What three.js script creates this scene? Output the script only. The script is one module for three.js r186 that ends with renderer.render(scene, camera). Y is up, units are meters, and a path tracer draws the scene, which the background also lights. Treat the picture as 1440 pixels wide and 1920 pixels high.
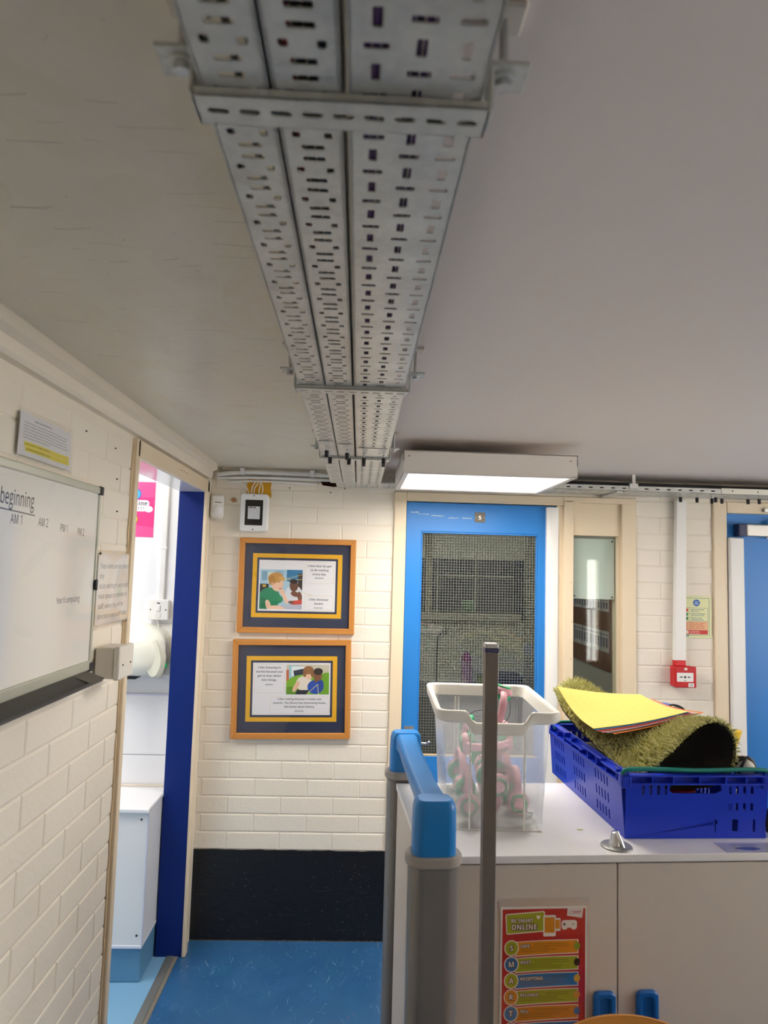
import * as THREE from 'three';
import { RoundedBoxGeometry } from 'three/addons/geometries/RoundedBoxGeometry.js';
import { mergeGeometries, mergeVertices, toCreasedNormals } from 'three/addons/utils/BufferGeometryUtils.js';
import { RectAreaLightUniformsLib } from 'three/addons/lights/RectAreaLightUniformsLib.js';

// ------------------------------------------------------------------ camera, daylight, exposure
const R = Math.PI / 180;
const scene = new THREE.Scene();
const camera = new THREE.PerspectiveCamera(2 * Math.atan(960 / 1276) / R, 0.75, 0.03, 60);
camera.position.set(0, 1.64, 3.15);
camera.rotation.order = 'YXZ';
camera.rotation.set(4.759 * R, -1.997 * R, 1.594 * R);
camera.focus = 2.9;
camera.userData.fStop = 6.5;
scene.background = new THREE.Color(1.0, 0.96, 0.90);   // overcast daylight, reaches the hall only through the glazed openings
scene.backgroundIntensity = 9.0;
const renderer = new THREE.WebGLRenderer({ antialias: true });
renderer.toneMapping = THREE.LinearToneMapping;
renderer.toneMappingExposure = 1.0;
renderer.shadowMap.enabled = true;
RectAreaLightUniformsLib.init();
const LED = 20.5, GLOW = 1.4;            // hall panel
const LED_COLOR = new THREE.Color(1.0, 0.93, 0.83);
const WC_LED = 13.5;         // washroom panel
const WC_COLOR = new THREE.Color(1.0, 0.98, 0.96);
const BACK_LED = 0.55;       // tube in the room beyond the door

// ------------------------------------------------------------------ helpers
let seed = 20240611;
const rnd = () => { seed = (seed * 1664525 + 1013904223) >>> 0; return seed / 4294967296; };
const rr = (a, b) => a + (b - a) * rnd();
const taken = {};
function numbered(n) { const k = taken[n] = (taken[n] ?? -1) + 1; return k ? `${n}_${String(k).padStart(3, '0')}` : n; }
function finish(o) { o.traverse(m => { if (m.isMesh) { m.castShadow = true; m.receiveShadow = true; } }); return o; }
function part(parent, name, geo, mat) {
  const m = new THREE.Mesh(geo, mat); m.name = name; m.castShadow = m.receiveShadow = true; parent.add(m); return m;
}
function tag(o, label, category, group, kind) {
  o.userData.label = label; o.userData.category = category;
  if (group) o.userData.group = group;
  if (kind) o.userData.kind = kind;
  return o;
}
function thing(name, label, category, pos = [0, 0, 0], turn = 0, group) {
  const g = new THREE.Group(); g.name = numbered(name); g.position.set(...pos); g.rotation.y = turn; scene.add(g);
  return tag(g, label, category, group);
}
function solo(name, label, category, geo, mat, group) {
  const m = part(scene, numbered(name), geo, mat); return tag(m, label, category, group);
}
function struct(name, label, category, geo, mat, parent) {
  const m = part(parent || scene, name, geo, mat);
  if (!parent) tag(m, label, category, null, 'structure');
  return m;
}
function structGroup(name, label, category) {
  const g = new THREE.Group(); g.name = name; scene.add(g); return tag(g, label, category, null, 'structure');
}
// box from min/max corners, rounded edges of radius r
function bx(x0, x1, y0, y1, z0, z1, r = 0, seg = 1) {
  const w = x1 - x0, h = y1 - y0, d = z1 - z0;
  const rad = Math.min(r, w / 2.01, h / 2.01, d / 2.01);
  const g = rad > 0 ? new RoundedBoxGeometry(w, h, d, seg, rad) : new THREE.BoxGeometry(w, h, d);
  g.translate((x0 + x1) / 2, (y0 + y1) / 2, (z0 + z1) / 2);
  return g;
}
function clean(g) { const o = g.index ? g.toNonIndexed() : g; for (const k of Object.keys(o.attributes)) if (!['position', 'normal', 'uv'].includes(k)) o.deleteAttribute(k); o.clearGroups(); return o; }
const merge = list => mergeGeometries(list.map(clean), false);
function cyl(r0, r1, h, x, y, z, seg = 16, axis = 'y') {
  const g = new THREE.CylinderGeometry(r1, r0, h, seg);
  if (axis === 'x') g.rotateZ(Math.PI / 2); if (axis === 'z') g.rotateX(Math.PI / 2);
  g.translate(x, y, z); return g;
}
function tube(pts, r, seg = 24, rad = 8, closed = false) {
  return new THREE.TubeGeometry(new THREE.CatmullRomCurve3(pts.map(p => new THREE.Vector3(...p)), closed), seg, r, rad, closed);
}
function rectShape(x0, x1, y0, y1) { const s = new THREE.Shape(); s.moveTo(x0, y0); s.lineTo(x1, y0); s.lineTo(x1, y1); s.lineTo(x0, y1); s.closePath(); return s; }
function roundPath(P, x0, x1, y0, y1, r, n = 2) {
  r = Math.min(r, (x1 - x0) / 2 - 1e-5, (y1 - y0) / 2 - 1e-5);
  const pts = [];
  for (const [cx, cy, a] of [[x1 - r, y1 - r, 0], [x0 + r, y1 - r, 90], [x0 + r, y0 + r, 180], [x1 - r, y0 + r, 270]])
    for (let i = 0; i <= n; i++) { const t = (a + 90 * i / n) * R; pts.push(new THREE.Vector2(cx + r * Math.cos(t), cy + r * Math.sin(t))); }
  P.setFromPoints(pts); return P;
}
const roundShape = (x0, x1, y0, y1, r, n = 4) => roundPath(new THREE.Shape(), x0, x1, y0, y1, r, n);
const roundHole = (x0, x1, y0, y1, r, n = 2) => roundPath(new THREE.Path(), x0, x1, y0, y1, r, n);
function extrude(shape, depth, bevel = 0, seg = 4) {
  return new THREE.ExtrudeGeometry(shape, { depth: depth - 2 * bevel, bevelEnabled: bevel > 0, bevelSize: bevel, bevelThickness: bevel, bevelOffset: -bevel, bevelSegments: 1, curveSegments: seg }).translate(0, 0, bevel);
}
// uv in metres from two axes of the position
function uvPlane(g, a, b, k = 1, ou = 0, ov = 0) {
  const p = g.attributes.position, uv = new Float32Array(p.count * 2), get = { x: 'getX', y: 'getY', z: 'getZ' };
  for (let i = 0; i < p.count; i++) { uv[2 * i] = p[get[a]](i) * k + ou; uv[2 * i + 1] = p[get[b]](i) * k + ov; }
  g.setAttribute('uv', new THREE.BufferAttribute(uv, 2)); return g;
}
// uv 0..1 over the bounding rectangle in two axes
function uvFit(g, a, b) {
  g.computeBoundingBox(); const lo = g.boundingBox.min, hi = g.boundingBox.max;
  const p = g.attributes.position, uv = new Float32Array(p.count * 2), get = { x: 'getX', y: 'getY', z: 'getZ' };
  for (let i = 0; i < p.count; i++) { uv[2 * i] = (p[get[a]](i) - lo[a]) / (hi[a] - lo[a]); uv[2 * i + 1] = (p[get[b]](i) - lo[b]) / (hi[b] - lo[b]); }
  g.setAttribute('uv', new THREE.BufferAttribute(uv, 2)); return g;
}
// ring loft: rows of points -> mesh, caps optional
function loft(rings, closeRing = true, capStart = false, capEnd = false) {
  const n = rings[0].length, pos = [], idx = [];
  for (const r of rings) for (const p of r) pos.push(...p);
  const m = closeRing ? n : n - 1;
  for (let i = 0; i < rings.length - 1; i++) for (let j = 0; j < m; j++) {
    const a = i * n + j, b = i * n + (j + 1) % n, c = a + n, d = b + n; idx.push(a, b, d, a, d, c);
  }
  const cap = (k, flip) => {
    const base = pos.length / 3, r = rings[k]; const c = [0, 0, 0]; for (const p of r) for (let q = 0; q < 3; q++) c[q] += p[q] / n; pos.push(...c);
    for (const p of r) pos.push(...p);
    for (let j = 0; j < n; j++) { const a = base + 1 + j, b = base + 1 + (j + 1) % n; flip ? idx.push(base, b, a) : idx.push(base, a, b); }
  };
  if (capStart) cap(0, true); if (capEnd) cap(rings.length - 1, false);
  const g = new THREE.BufferGeometry(); g.setAttribute('position', new THREE.Float32BufferAttribute(pos, 3)); g.setIndex(idx);
  g.setAttribute('uv', new THREE.Float32BufferAttribute(new Float32Array(pos.length / 3 * 2), 2));
  g.computeVertexNormals(); return g;
}
// ------------------------------------------------------------------ textures
function valueNoise(n, cells, s) {
  let q = s >>> 0; const r = () => { q = (q * 1664525 + 1013904223) >>> 0; return q / 4294967296; };
  const gridv = Float32Array.from({ length: cells * cells }, r), out = new Float32Array(n * n);
  for (let y = 0; y < n; y++) for (let x = 0; x < n; x++) {
    const fx = x / n * cells, fy = y / n * cells, x0 = Math.floor(fx), y0 = Math.floor(fy);
    let u = fx - x0, v = fy - y0; u = u * u * (3 - 2 * u); v = v * v * (3 - 2 * v);
    const x1 = (x0 + 1) % cells, y1 = (y0 + 1) % cells;
    out[y * n + x] = (gridv[y0 * cells + x0] * (1 - u) + gridv[y0 * cells + x1] * u) * (1 - v) + (gridv[y1 * cells + x0] * (1 - u) + gridv[y1 * cells + x1] * u) * v;
  }
  return out;
}
function fbm(n, list, s) { const o = new Float32Array(n * n); let t = 0; list.forEach(([c, w], i) => { const a = valueNoise(n, c, s + i * 977); for (let k = 0; k < o.length; k++) o[k] += a[k] * w; t += w; }); for (let k = 0; k < o.length; k++) o[k] /= t; return o; }
function dataTex(n, fn, srgb = false, rep = 1) {
  const d = new Uint8Array(n * n * 4);
  for (let i = 0; i < n * n; i++) { const c = fn(i); d[4 * i] = c[0]; d[4 * i + 1] = c[1]; d[4 * i + 2] = c[2]; d[4 * i + 3] = 255; }
  const t = new THREE.DataTexture(d, n, n); t.wrapS = t.wrapT = THREE.RepeatWrapping; t.magFilter = THREE.LinearFilter; t.minFilter = THREE.LinearMipmapLinearFilter; t.generateMipmaps = true;
  if (srgb) t.colorSpace = THREE.SRGBColorSpace; t.repeat.set(rep, rep); t.needsUpdate = true; return t;
}
function canvasTex(w, h, draw, repeat) {
  const c = document.createElement('canvas'); c.width = w; c.height = h; draw(c.getContext('2d'), w, h);
  const t = new THREE.CanvasTexture(c); t.colorSpace = THREE.SRGBColorSpace; t.magFilter = THREE.LinearFilter; t.anisotropy = 8;
  if (repeat) { t.wrapS = t.wrapT = THREE.RepeatWrapping; t.repeat.set(...repeat); }
  return t;
}
function rrect(c, x, y, w, h, r) { c.beginPath(); c.moveTo(x + r, y); c.lineTo(x + w - r, y); c.quadraticCurveTo(x + w, y, x + w, y + r); c.lineTo(x + w, y + h - r); c.quadraticCurveTo(x + w, y + h, x + w - r, y + h); c.lineTo(x + r, y + h); c.quadraticCurveTo(x, y + h, x, y + h - r); c.lineTo(x, y + r); c.quadraticCurveTo(x, y, x + r, y); c.closePath(); }
function blob(c, x, y, rx, ry, col, rot = 0) { c.fillStyle = col; c.beginPath(); c.ellipse(x, y, rx, ry, rot, 0, 7); c.fill(); }
function lines(c, x, y, w, n, dy, col, th = 2, jag = 0.25) {   // print too small to read
  c.fillStyle = col;
  for (let i = 0; i < n; i++) { let px = x; const end = x + w * (i === n - 1 ? 0.55 : rr(1 - jag, 1)); while (px < end) { const l = rr(6, 26); c.fillRect(px, y + i * dy, Math.min(l, end - px), th); px += l + rr(3, 6); } }
}
const paintBumpTex = (() => { const f = fbm(512, [[16, 1], [48, .7], [128, .45]], 5); return dataTex(512, i => { const v = 255 * f[i]; return [v, v, v]; }); })();
const fineBumpTex = (() => { const f = fbm(256, [[32, .6], [100, 1]], 15); return dataTex(256, i => { const v = 255 * f[i]; return [v, v, v]; }); })();
// ------------------------------------------------------------------ materials
const std = (color, roughness = 0.6, extra = {}) => new THREE.MeshStandardMaterial({ color, roughness, ...extra });
const phys = (color, roughness, extra = {}) => new THREE.MeshPhysicalMaterial({ color, roughness, ...extra });
const M = {
  wall: std('#f2e9da', 0.5, { bumpMap: paintBumpTex, bumpScale: 0.0007 }),
  wall2: std('#f1e8d8', 0.5, { bumpMap: paintBumpTex, bumpScale: 0.0007 }),
  wall3: std('#f2eadb', 0.5, { bumpMap: paintBumpTex, bumpScale: 0.0007 }),
  mortar: std('#efe5d4', 0.6, { bumpMap: paintBumpTex, bumpScale: 0.001 }),
  cream: std('#efdcbe', 0.38, { bumpMap: paintBumpTex, bumpScale: 0.0004 }),
  creamDark: std('#dcc4a0', 0.45),
  white: std('#f4f2ee', 0.4), whiteGloss: std('#eeeef0', 0.12), plastic: std('#f1efe9', 0.35),
  wcWall: std('#f3f4f7', 0.25), wcLine: std('#9a9ca4', 0.6),
  navy: phys('#0a2876', 0.45, { specularIntensity: .45 }), doorBlue: std('#2b84d6', 0.42, { bumpMap: fineBumpTex, bumpScale: 0.0002 }),
  steel: std('#c9cac9', 0.3, { metalness: 0.9 }), chrome: std('#dfdfdf', 0.12, { metalness: 1 }), darkMetal: std('#3a3733', 0.5, { metalness: 0.6 }),
  black: std('#17171a', 0.5), blackCap: std('#1b1c1f', 0.6), brown: std('#5c3526', 0.9), greyPlastic: std('#8c8a87', 0.4),
};
const galvTex = (() => {
  const n = 512, f = fbm(n, [[24, 1], [60, .8]], 41), sc = valueNoise(n, 6, 77);
  return { map: dataTex(n, i => { const v = 226 + 22 * (f[i] - .5) + 22 * (sc[i] - .5); return [v, v, v - 2]; }, true), rough: dataTex(n, i => { const v = 200 + 60 * (f[i] - .5); return [v, v, v]; }) };
})();
M.galv = std('#e9eae6', 0.45, { metalness: 0.3, map: galvTex.map, roughnessMap: galvTex.rough });

// ------------------------------------------------------------------ the setting
const CEIL = 2.085, LX = -0.69, COURSE = 0.0766, BRICK = 0.2345, Y0 = 0.383;
// --- floor
const floorTex = canvasTex(2048, 2048, (c, w, h) => {
  c.fillStyle = '#2f608f'; c.fillRect(0, 0, w, h);
  for (let i = 0; i < 900; i++) { c.globalAlpha = rr(.03, .10); blob(c, rr(0, w), rr(0, h), rr(20, 110), rr(10, 60), ['#1f4f86', '#3a71a6', '#1c4678', '#4a7fae'][i % 4], rr(0, 3)); }
  c.globalAlpha = 1;
  for (let i = 0; i < 1500; i++) { c.globalAlpha = rr(.12, .55); c.strokeStyle = '#c3d6e6'; c.lineWidth = rr(.8, 2.6); const x = rr(0, w), y = rr(0, h), a = rr(-2.2, -0.9), l = rr(6, 44); c.beginPath(); c.moveTo(x, y); c.quadraticCurveTo(x + l * .5 * Math.cos(a) + rr(-4, 4), y + l * .5 * Math.sin(a), x + l * Math.cos(a), y + l * Math.sin(a)); c.stroke(); }
  for (let i = 0; i < 700; i++) { c.globalAlpha = rr(.4, .95); blob(c, rr(0, w), rr(0, h), rr(.8, 3), rr(.8, 2.4), i % 17 ? '#d9dfe2' : '#c96a6a'); }
  c.globalAlpha = 1;
}, [1 / 2.2, 1 / 2.2]);
M.floor = std('#ffffff', 0.32, { map: floorTex, bumpMap: paintBumpTex, bumpScale: 0.0006 });
struct('floor', 'scuffed blue vinyl floor of the hall', 'floor', uvPlane(bx(LX - .045, 3.1, -0.08, 0, 0, 5.1), 'x', 'z'), M.floor);
const wcFloorTex = canvasTex(512, 512, (c, w, h) => { c.fillStyle = '#7fb0d4'; c.fillRect(0, 0, w, h); for (let i = 0; i < 5000; i++) { c.globalAlpha = rr(.1, .35); blob(c, rr(0, w), rr(0, h), rr(.5, 1.6), rr(.5, 1.6), i % 2 ? '#a9cbe3' : '#5c8fb8'); } c.globalAlpha = 1; blob(c, 120, 300, 4, 3, '#d9a080'); }, [1 / .5, 1 / .5]);
M.wcFloor = std('#ffffff', 0.4, { map: wcFloorTex });
const wcKickTex = canvasTex(512, 512, (c, w, h) => { c.fillStyle = '#5f93b8'; c.fillRect(0, 0, w, h); for (let i = 0; i < 5000; i++) { c.globalAlpha = rr(.1, .3); blob(c, rr(0, w), rr(0, h), rr(.5, 1.6), rr(.5, 1.6), i % 2 ? '#7facc9' : '#467da3'); } c.globalAlpha = 1; }, [1 / .5, 1 / .5]);
M.wcKick = std('#ffffff', 0.5, { map: wcKickTex });
struct('floor_001', 'pale blue vinyl floor of the washroom', 'floor', uvPlane(bx(-2.3, LX - .045, -0.08, 0, .05, 2.2), 'x', 'z'), M.wcFloor);
{ // threshold strip in the washroom doorway
  const t = structGroup('trim_1', 'grey metal threshold strip in the washroom doorway', 'threshold');
  part(t, 'strip', bx(LX - .062, LX - .03, -0.002, .005, .13, 1.07, .002), std('#8d8f8c', .4, { metalness: .5 }));
  part(t, 'strip', bx(LX - .03, LX - .014, -0.002, .003, .13, 1.07, .001), std('#7a746a', .7));
}
// --- ceiling
const ceilTexL = canvasTex(1024, 2048, (c, w, h) => {
  c.fillStyle = '#e9e1cf'; c.fillRect(0, 0, w, h);
  for (let i = 0; i < 130; i++) { c.globalAlpha = rr(.03, .09); blob(c, rr(0, w), rr(0, h), rr(30, 160), rr(16, 70), ['#cdbf92', '#d7c98f', '#c9c2b0', '#e4dfd2'][i % 4], rr(0, 3)); }
  for (let i = 0; i < 150; i++) { c.globalAlpha = rr(.2, .55); c.strokeStyle = '#6d6556'; c.lineWidth = rr(.6, 1.8); const x = rr(0, w), y = rr(0, h), l = rr(10, 90); c.beginPath(); c.moveTo(x, y); c.quadraticCurveTo(x + l / 2, y + rr(-4, 4), x + l, y + rr(-8, 8)); c.stroke(); }
  for (let i = 0; i < 90; i++) { c.globalAlpha = rr(.3, .6); blob(c, rr(0, w), rr(0, h), rr(.8, 2.2), rr(.8, 2), '#6f6858'); }
  c.globalAlpha = 1;
}, [1 / 0.8, 1 / 1.7]);
M.ceilL = std('#ffffff', 0.38, { map: ceilTexL, bumpMap: paintBumpTex, bumpScale: 0.0015 });
M.ceilR = std('#ece1d9', 0.6, { bumpMap: paintBumpTex, bumpScale: 0.0006 });
struct('ceiling', 'yellowed cream ceiling with scratches beside the cable trays', 'ceiling', uvPlane(bx(LX - .11, -0.02, CEIL, CEIL + .12, -0.12, 5.1), 'x', 'z'), M.ceilL);
struct('ceiling_001', 'smooth pinkish grey ceiling on the light panel side', 'ceiling', uvPlane(bx(-0.02, 3.1, CEIL, CEIL + .12, -0.12, 5.1), 'x', 'z'), M.ceilR);

// --- bricks: painted brick with eased arrises, a few uneven variants shared by all
function brickGeo(k) {
  const w = BRICK - .003, h = COURSE - .0035, d = .0022 + rr(-.0003, .0005), c = .0042;
  const o = [[-w / 2, -h / 2], [w / 2, -h / 2], [w / 2, h / 2], [-w / 2, h / 2]], j = () => rr(-.001, .001);
  const ring = [o.map(([x, y]) => [x, y, 0]), o.map(([x, y]) => [x + j(), y + j(), d - .0017]), o.map(([x, y]) => [x - Math.sign(x) * c + j(), y - Math.sign(y) * c + j(), d])];
  const g = loft(ring, true, false, true).toNonIndexed(); g.computeVertexNormals();
  return uvPlane(g, 'x', 'y', 2.2, k * .37, k * .61);
}
const brickGeos = [0, 1, 2, 3, 4, 5].map(brickGeo), brickMats = [M.wall, M.wall2, M.wall3];
function brickField(parent, place, u0, u1, v0, v1, uJoint, yBase, skip) {
  let i = 0;
  for (let k = Math.floor((v0 - yBase) / COURSE); yBase + k * COURSE < v1 - .01; k++) {
    const a = Math.max(v0, yBase + k * COURSE), b = Math.min(v1, yBase + (k + 1) * COURSE);
    if (b - a < .02) continue;
    const off = uJoint + (k & 1 ? BRICK / 2 : 0);
    for (let j = Math.floor((u0 - off) / BRICK); off + j * BRICK < u1; j++) {
      let p = Math.max(u0, off + j * BRICK), q = Math.min(u1, off + (j + 1) * BRICK);
      if (skip) { const r = skip(p, q, a, b); if (r) [p, q] = r; }
      if (q - p < .02) continue;
      const m = part(parent, i ? `brick_${String(i).padStart(3, '0')}` : 'brick', brickGeos[(i * 5 + k * 3 + 60) % 6], brickMats[(i * 7 + k + 30) % 3]); i++;
      place(m, (p + q) / 2, (a + b) / 2); m.scale.set((q - p) / BRICK, (b - a) / COURSE, 1);
    }
  }
}
// --- back wall
{
  const s = rectShape(LX - .11, 3.1, 0, CEIL + .1);
  s.holes.push(roundHole(.157, 1.293, .002, 2.001, .0001, 1), roundHole(1.662, 2.62, .002, 2.0, .0001, 1));
  const hole = new THREE.Path(); [[-.195, 2.052], [-.18, 2.018], [-.13, 2.012], [-.07, 2.016], [-.085, 2.035], [-.12, 2.05], [-.16, 2.058]].forEach(([x, y], i) => i ? hole.lineTo(x, y) : hole.moveTo(x, y)); s.holes.push(hole);
  const w = struct('wall_back', 'cream painted brick back wall with two door openings', 'wall', uvPlane(extrude(s, .1).translate(0, 0, -.1), 'x', 'y', 2), M.mortar);
  const put = (m, u, v) => m.position.set(u, v, 0);
  brickField(w, put, LX, .157, Y0, CEIL - .01, -.553, Y0 + 4 * COURSE - 4 * COURSE, (p, q, a, b) => a > 1.98 && a < 2.06 && q > -.2 && p < -.07 ? (p < -.2 ? [p, -.2] : q > -.07 ? [-.07, q] : [0, 0]) : null);
  brickField(w, put, 1.293, 1.662, 0, 2.06, 1.41, Y0 - 5 * COURSE);
  part(w, 'exposed_brick', bx(-.22, -.04, 2.0, 2.07, -.1, -.06), M.brown);
  for (const [x, y] of [[-.33, 2.0], [-.075, 2.005], [-.14, 1.985]]) part(w, 'wall_plug', cyl(.003, .003, .004, x, y, .005, 8, 'z'), M.darkMetal);
  const patch = new THREE.Shape(); [[-.6, 1.935], [-.59, 1.948], [-.575, 1.944], [-.572, 1.93], [-.588, 1.925]].forEach(([x, y], i) => i ? patch.lineTo(x, y) : patch.moveTo(x, y)); 
  part(w, 'chipped_paint', extrude(patch, .0012).translate(0, 0, .0045), std('#b98a5e', .9));
  const yp = new THREE.Shape(); [[-.525, 2.034], [-.412, 2.034], [-.418, 2.0], [-.413, 1.96], [-.421, 1.944], [-.43, 1.955], [-.528, 1.957]].forEach(([x, y], i) => i ? yp.lineTo(x, y) : yp.moveTo(x, y));
  part(w, 'yellow_paint_patch', extrude(yp, .0015).translate(0, 0, .0045), std('#d9a012', .6));
}
// black painted plinth
const plinthTex = canvasTex(1024, 512, (c, w, h) => {
  c.fillStyle = '#121216'; c.fillRect(0, 0, w, h);
  for (let i = 0; i < 260; i++) { c.globalAlpha = rr(.2, .7); blob(c, i % 3 ? rr(0, w) : rr(w * .75, w * .92), rr(h * .1, h), rr(.8, 3), rr(.8, 3.4), '#aaa69e'); }
  for (let i = 0; i < 60; i++) { c.globalAlpha = rr(.15, .5); c.strokeStyle = '#8b8880'; c.lineWidth = rr(.8, 2); const x = rr(0, w), y = rr(h * .45, h); c.beginPath(); c.moveTo(x, y); c.lineTo(x + rr(10, 90), y + rr(-6, 14)); c.stroke(); }
  c.globalAlpha = 1; c.fillStyle = '#6b5a40'; for (let x = 0; x < w; x += 6) c.fillRect(x, h - rr(2, 7), 6, 7);
});
M.plinth = std('#ffffff', 0.45, { map: plinthTex, bumpMap: paintBumpTex, bumpScale: .002 });
{
  const s = new THREE.Shape(); s.moveTo(LX, 0); s.lineTo(.157, 0); s.lineTo(.157, .384); let x = .157; const L = [];
  while (x > LX + .04) { x -= rr(.02, .05); L.push([x, .382 + rr(-.001, .0035)]); } L.forEach(p => s.lineTo(...p)); s.lineTo(LX, .383); s.closePath();
  struct('baseboard_back', 'black painted plinth with scuffs below the framed pictures', 'plinth', uvFit(extrude(s, .006).translate(0, 0, 0), 'x', 'y'), M.plinth);
}
// --- left wall with the washroom doorway
const DZ0 = .135, DZ1 = 1.072, DH = 1.955;
{
  const s = new THREE.Shape(); // drawn in (z, y)
  s.moveTo(-.1, 0); s.lineTo(DZ0 - .03, 0); s.lineTo(DZ0 - .03, DH + .03); s.lineTo(DZ1 + .02, DH + .03); s.lineTo(DZ1 + .02, 0); s.lineTo(5.1, 0); s.lineTo(5.1, CEIL + .1); s.lineTo(-.1, CEIL + .1); s.closePath();
  const g = extrude(s, .11); g.rotateY(-Math.PI / 2); // (z,y,depth)->(-depth, y, z)
  g.translate(LX, 0, 0);
  const w = struct('wall_left', 'cream painted brick wall with the whiteboard', 'wall', uvPlane(g, 'z', 'y', 2), M.mortar);
  brickField(w, (m, u, v) => { m.position.set(LX, v, u); m.rotation.y = Math.PI / 2; }, DZ1 + .032, 3.0, 0, 2.01, 1.19, Y0 - 5 * COURSE);
  for (const [z, y] of [[1.455, 1.96], [1.25, 1.953], [1.225, 1.87], [1.21, 1.78], [1.345, 1.80]]) part(w, 'screw_hole', cyl(.002, .002, .004, LX + .004, y, z, 8, 'x'), M.darkMetal);
}
// lining, architraves of the washroom doorway
{
  const t = structGroup('door_1', 'washroom doorway with dark blue lining and cream architrave', 'doorway');
  const jz = DZ0, T = .11;
  part(t, 'jamb', bx(LX - T, LX + .001, 0, DH + .03, jz - .03, jz, .002), M.navy);
  part(t, 'jamb', bx(LX - T, LX - .02, 0, DH, DZ1, DZ1 + .025, .002), M.cream);
  part(t, 'head', bx(LX - T, LX + .001, DH, DH + .03, jz, DZ1, .002), M.whiteGloss);
  part(t, 'architrave', bx(LX, LX + .016, 0, DH + .05, jz - .038, jz + .004, .004), M.cream);
  part(t, 'architrave', bx(LX, LX + .016, DH, DH + .055, jz - .03, DZ1 + .02, .004), M.cream);
  part(t, 'architrave', bx(LX - .02, LX + .016, 0, DH + .055, DZ1, DZ1 + .030, .004), M.cream);
  part(t, 'caulk', (() => { const s = new THREE.Shape(); s.moveTo(DZ1 + .028, 0); const L = []; for (let y = 0; y < 2; y += COURSE / 2) L.push([DZ1 + .034 + rr(0, .009), y]); L.forEach(p => s.lineTo(...p)); s.lineTo(DZ1 + .028, 1.99); s.closePath(); const g = extrude(s, .004); g.rotateY(-Math.PI / 2); return g.translate(LX + .0065, 0, 0); })(), M.creamDark);
  for (const z of [.52, .56, .6]) part(t, 'nail_hole', cyl(.0022, .0022, .004, LX + .016, 1.985, z, 8, 'x'), M.darkMetal);
}
// cornice trunking along the left wall
{
  const t = structGroup('trim_2', 'painted trunking along the top of the left wall', 'trunking');
  const s = new THREE.Shape(); [[0, 2.018], [.022, 2.018], [.03, 2.026], [.03, 2.05], [.05, 2.06], [.05, 2.085], [0, 2.085]].forEach(([x, y], i) => i ? s.lineTo(x, y) : s.moveTo(x, y)); s.closePath();
  part(t, 'trunking', extrude(s, 3.9, .001).translate(LX, 0, 0.12), M.mortar);
}
// --- walls that close the hall
{
  const wr = struct('wall_right', 'plain cream right wall with a window', 'wall', (() => { const s = rectShape(-.1, 5.1, 0, CEIL + .1); s.holes.push(roundHole(1.0, 2.8, .95, 1.9, .0001, 1)); const g = extrude(s, .1); g.rotateY(-Math.PI / 2); g.translate(3.1, 0, 0); return uvPlane(g, 'z', 'y', 2); })(), M.mortar);
  const wf = struct('wall_front', 'plain cream wall behind the viewer with a narrow glazed slot', 'wall', (() => { const s = rectShape(LX - .11, 3.1, 0, CEIL + .1); s.holes.push(roundHole(2.78, 2.92, .6, 1.82, .0001, 1)); return uvPlane(extrude(s, .1).translate(0, 0, 5.0), 'x', 'y', 2); })(), M.mortar);
  const paneMat = phys('#ffffff', 0.02, { transmission: 1, thickness: 0, ior: 1.5 });
  const w1 = structGroup('window_1', 'wide white framed window in the right wall', 'window');
  for (const [a, b] of [[1.0, 1.875], [1.925, 2.8]]) part(w1, 'pane', bx(3.045, 3.05, .95, 1.9, a, b), paneMat);
  part(w1, 'mullion', bx(3.02, 3.08, .95, 1.9, 1.875, 1.925, .003), M.white);
  for (const [y0, y1] of [[.95, .99], [1.86, 1.9]]) part(w1, 'frame', bx(3.02, 3.08, y0, y1, 1.0, 2.8, .003), M.white);
  const w2 = structGroup('window_2', 'narrow vertical window slot behind the viewer', 'window');
  part(w2, 'pane', bx(2.78, 2.92, .6, 1.82, 5.045, 5.05), paneMat);
  part(w2, 'mullion', bx(2.842, 2.852, .6, 1.22, 5.03, 5.06, .002), M.white); part(w2, 'transom', bx(2.78, 2.92, 1.215, 1.23, 5.03, 5.06, .002), M.white);
}
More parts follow.
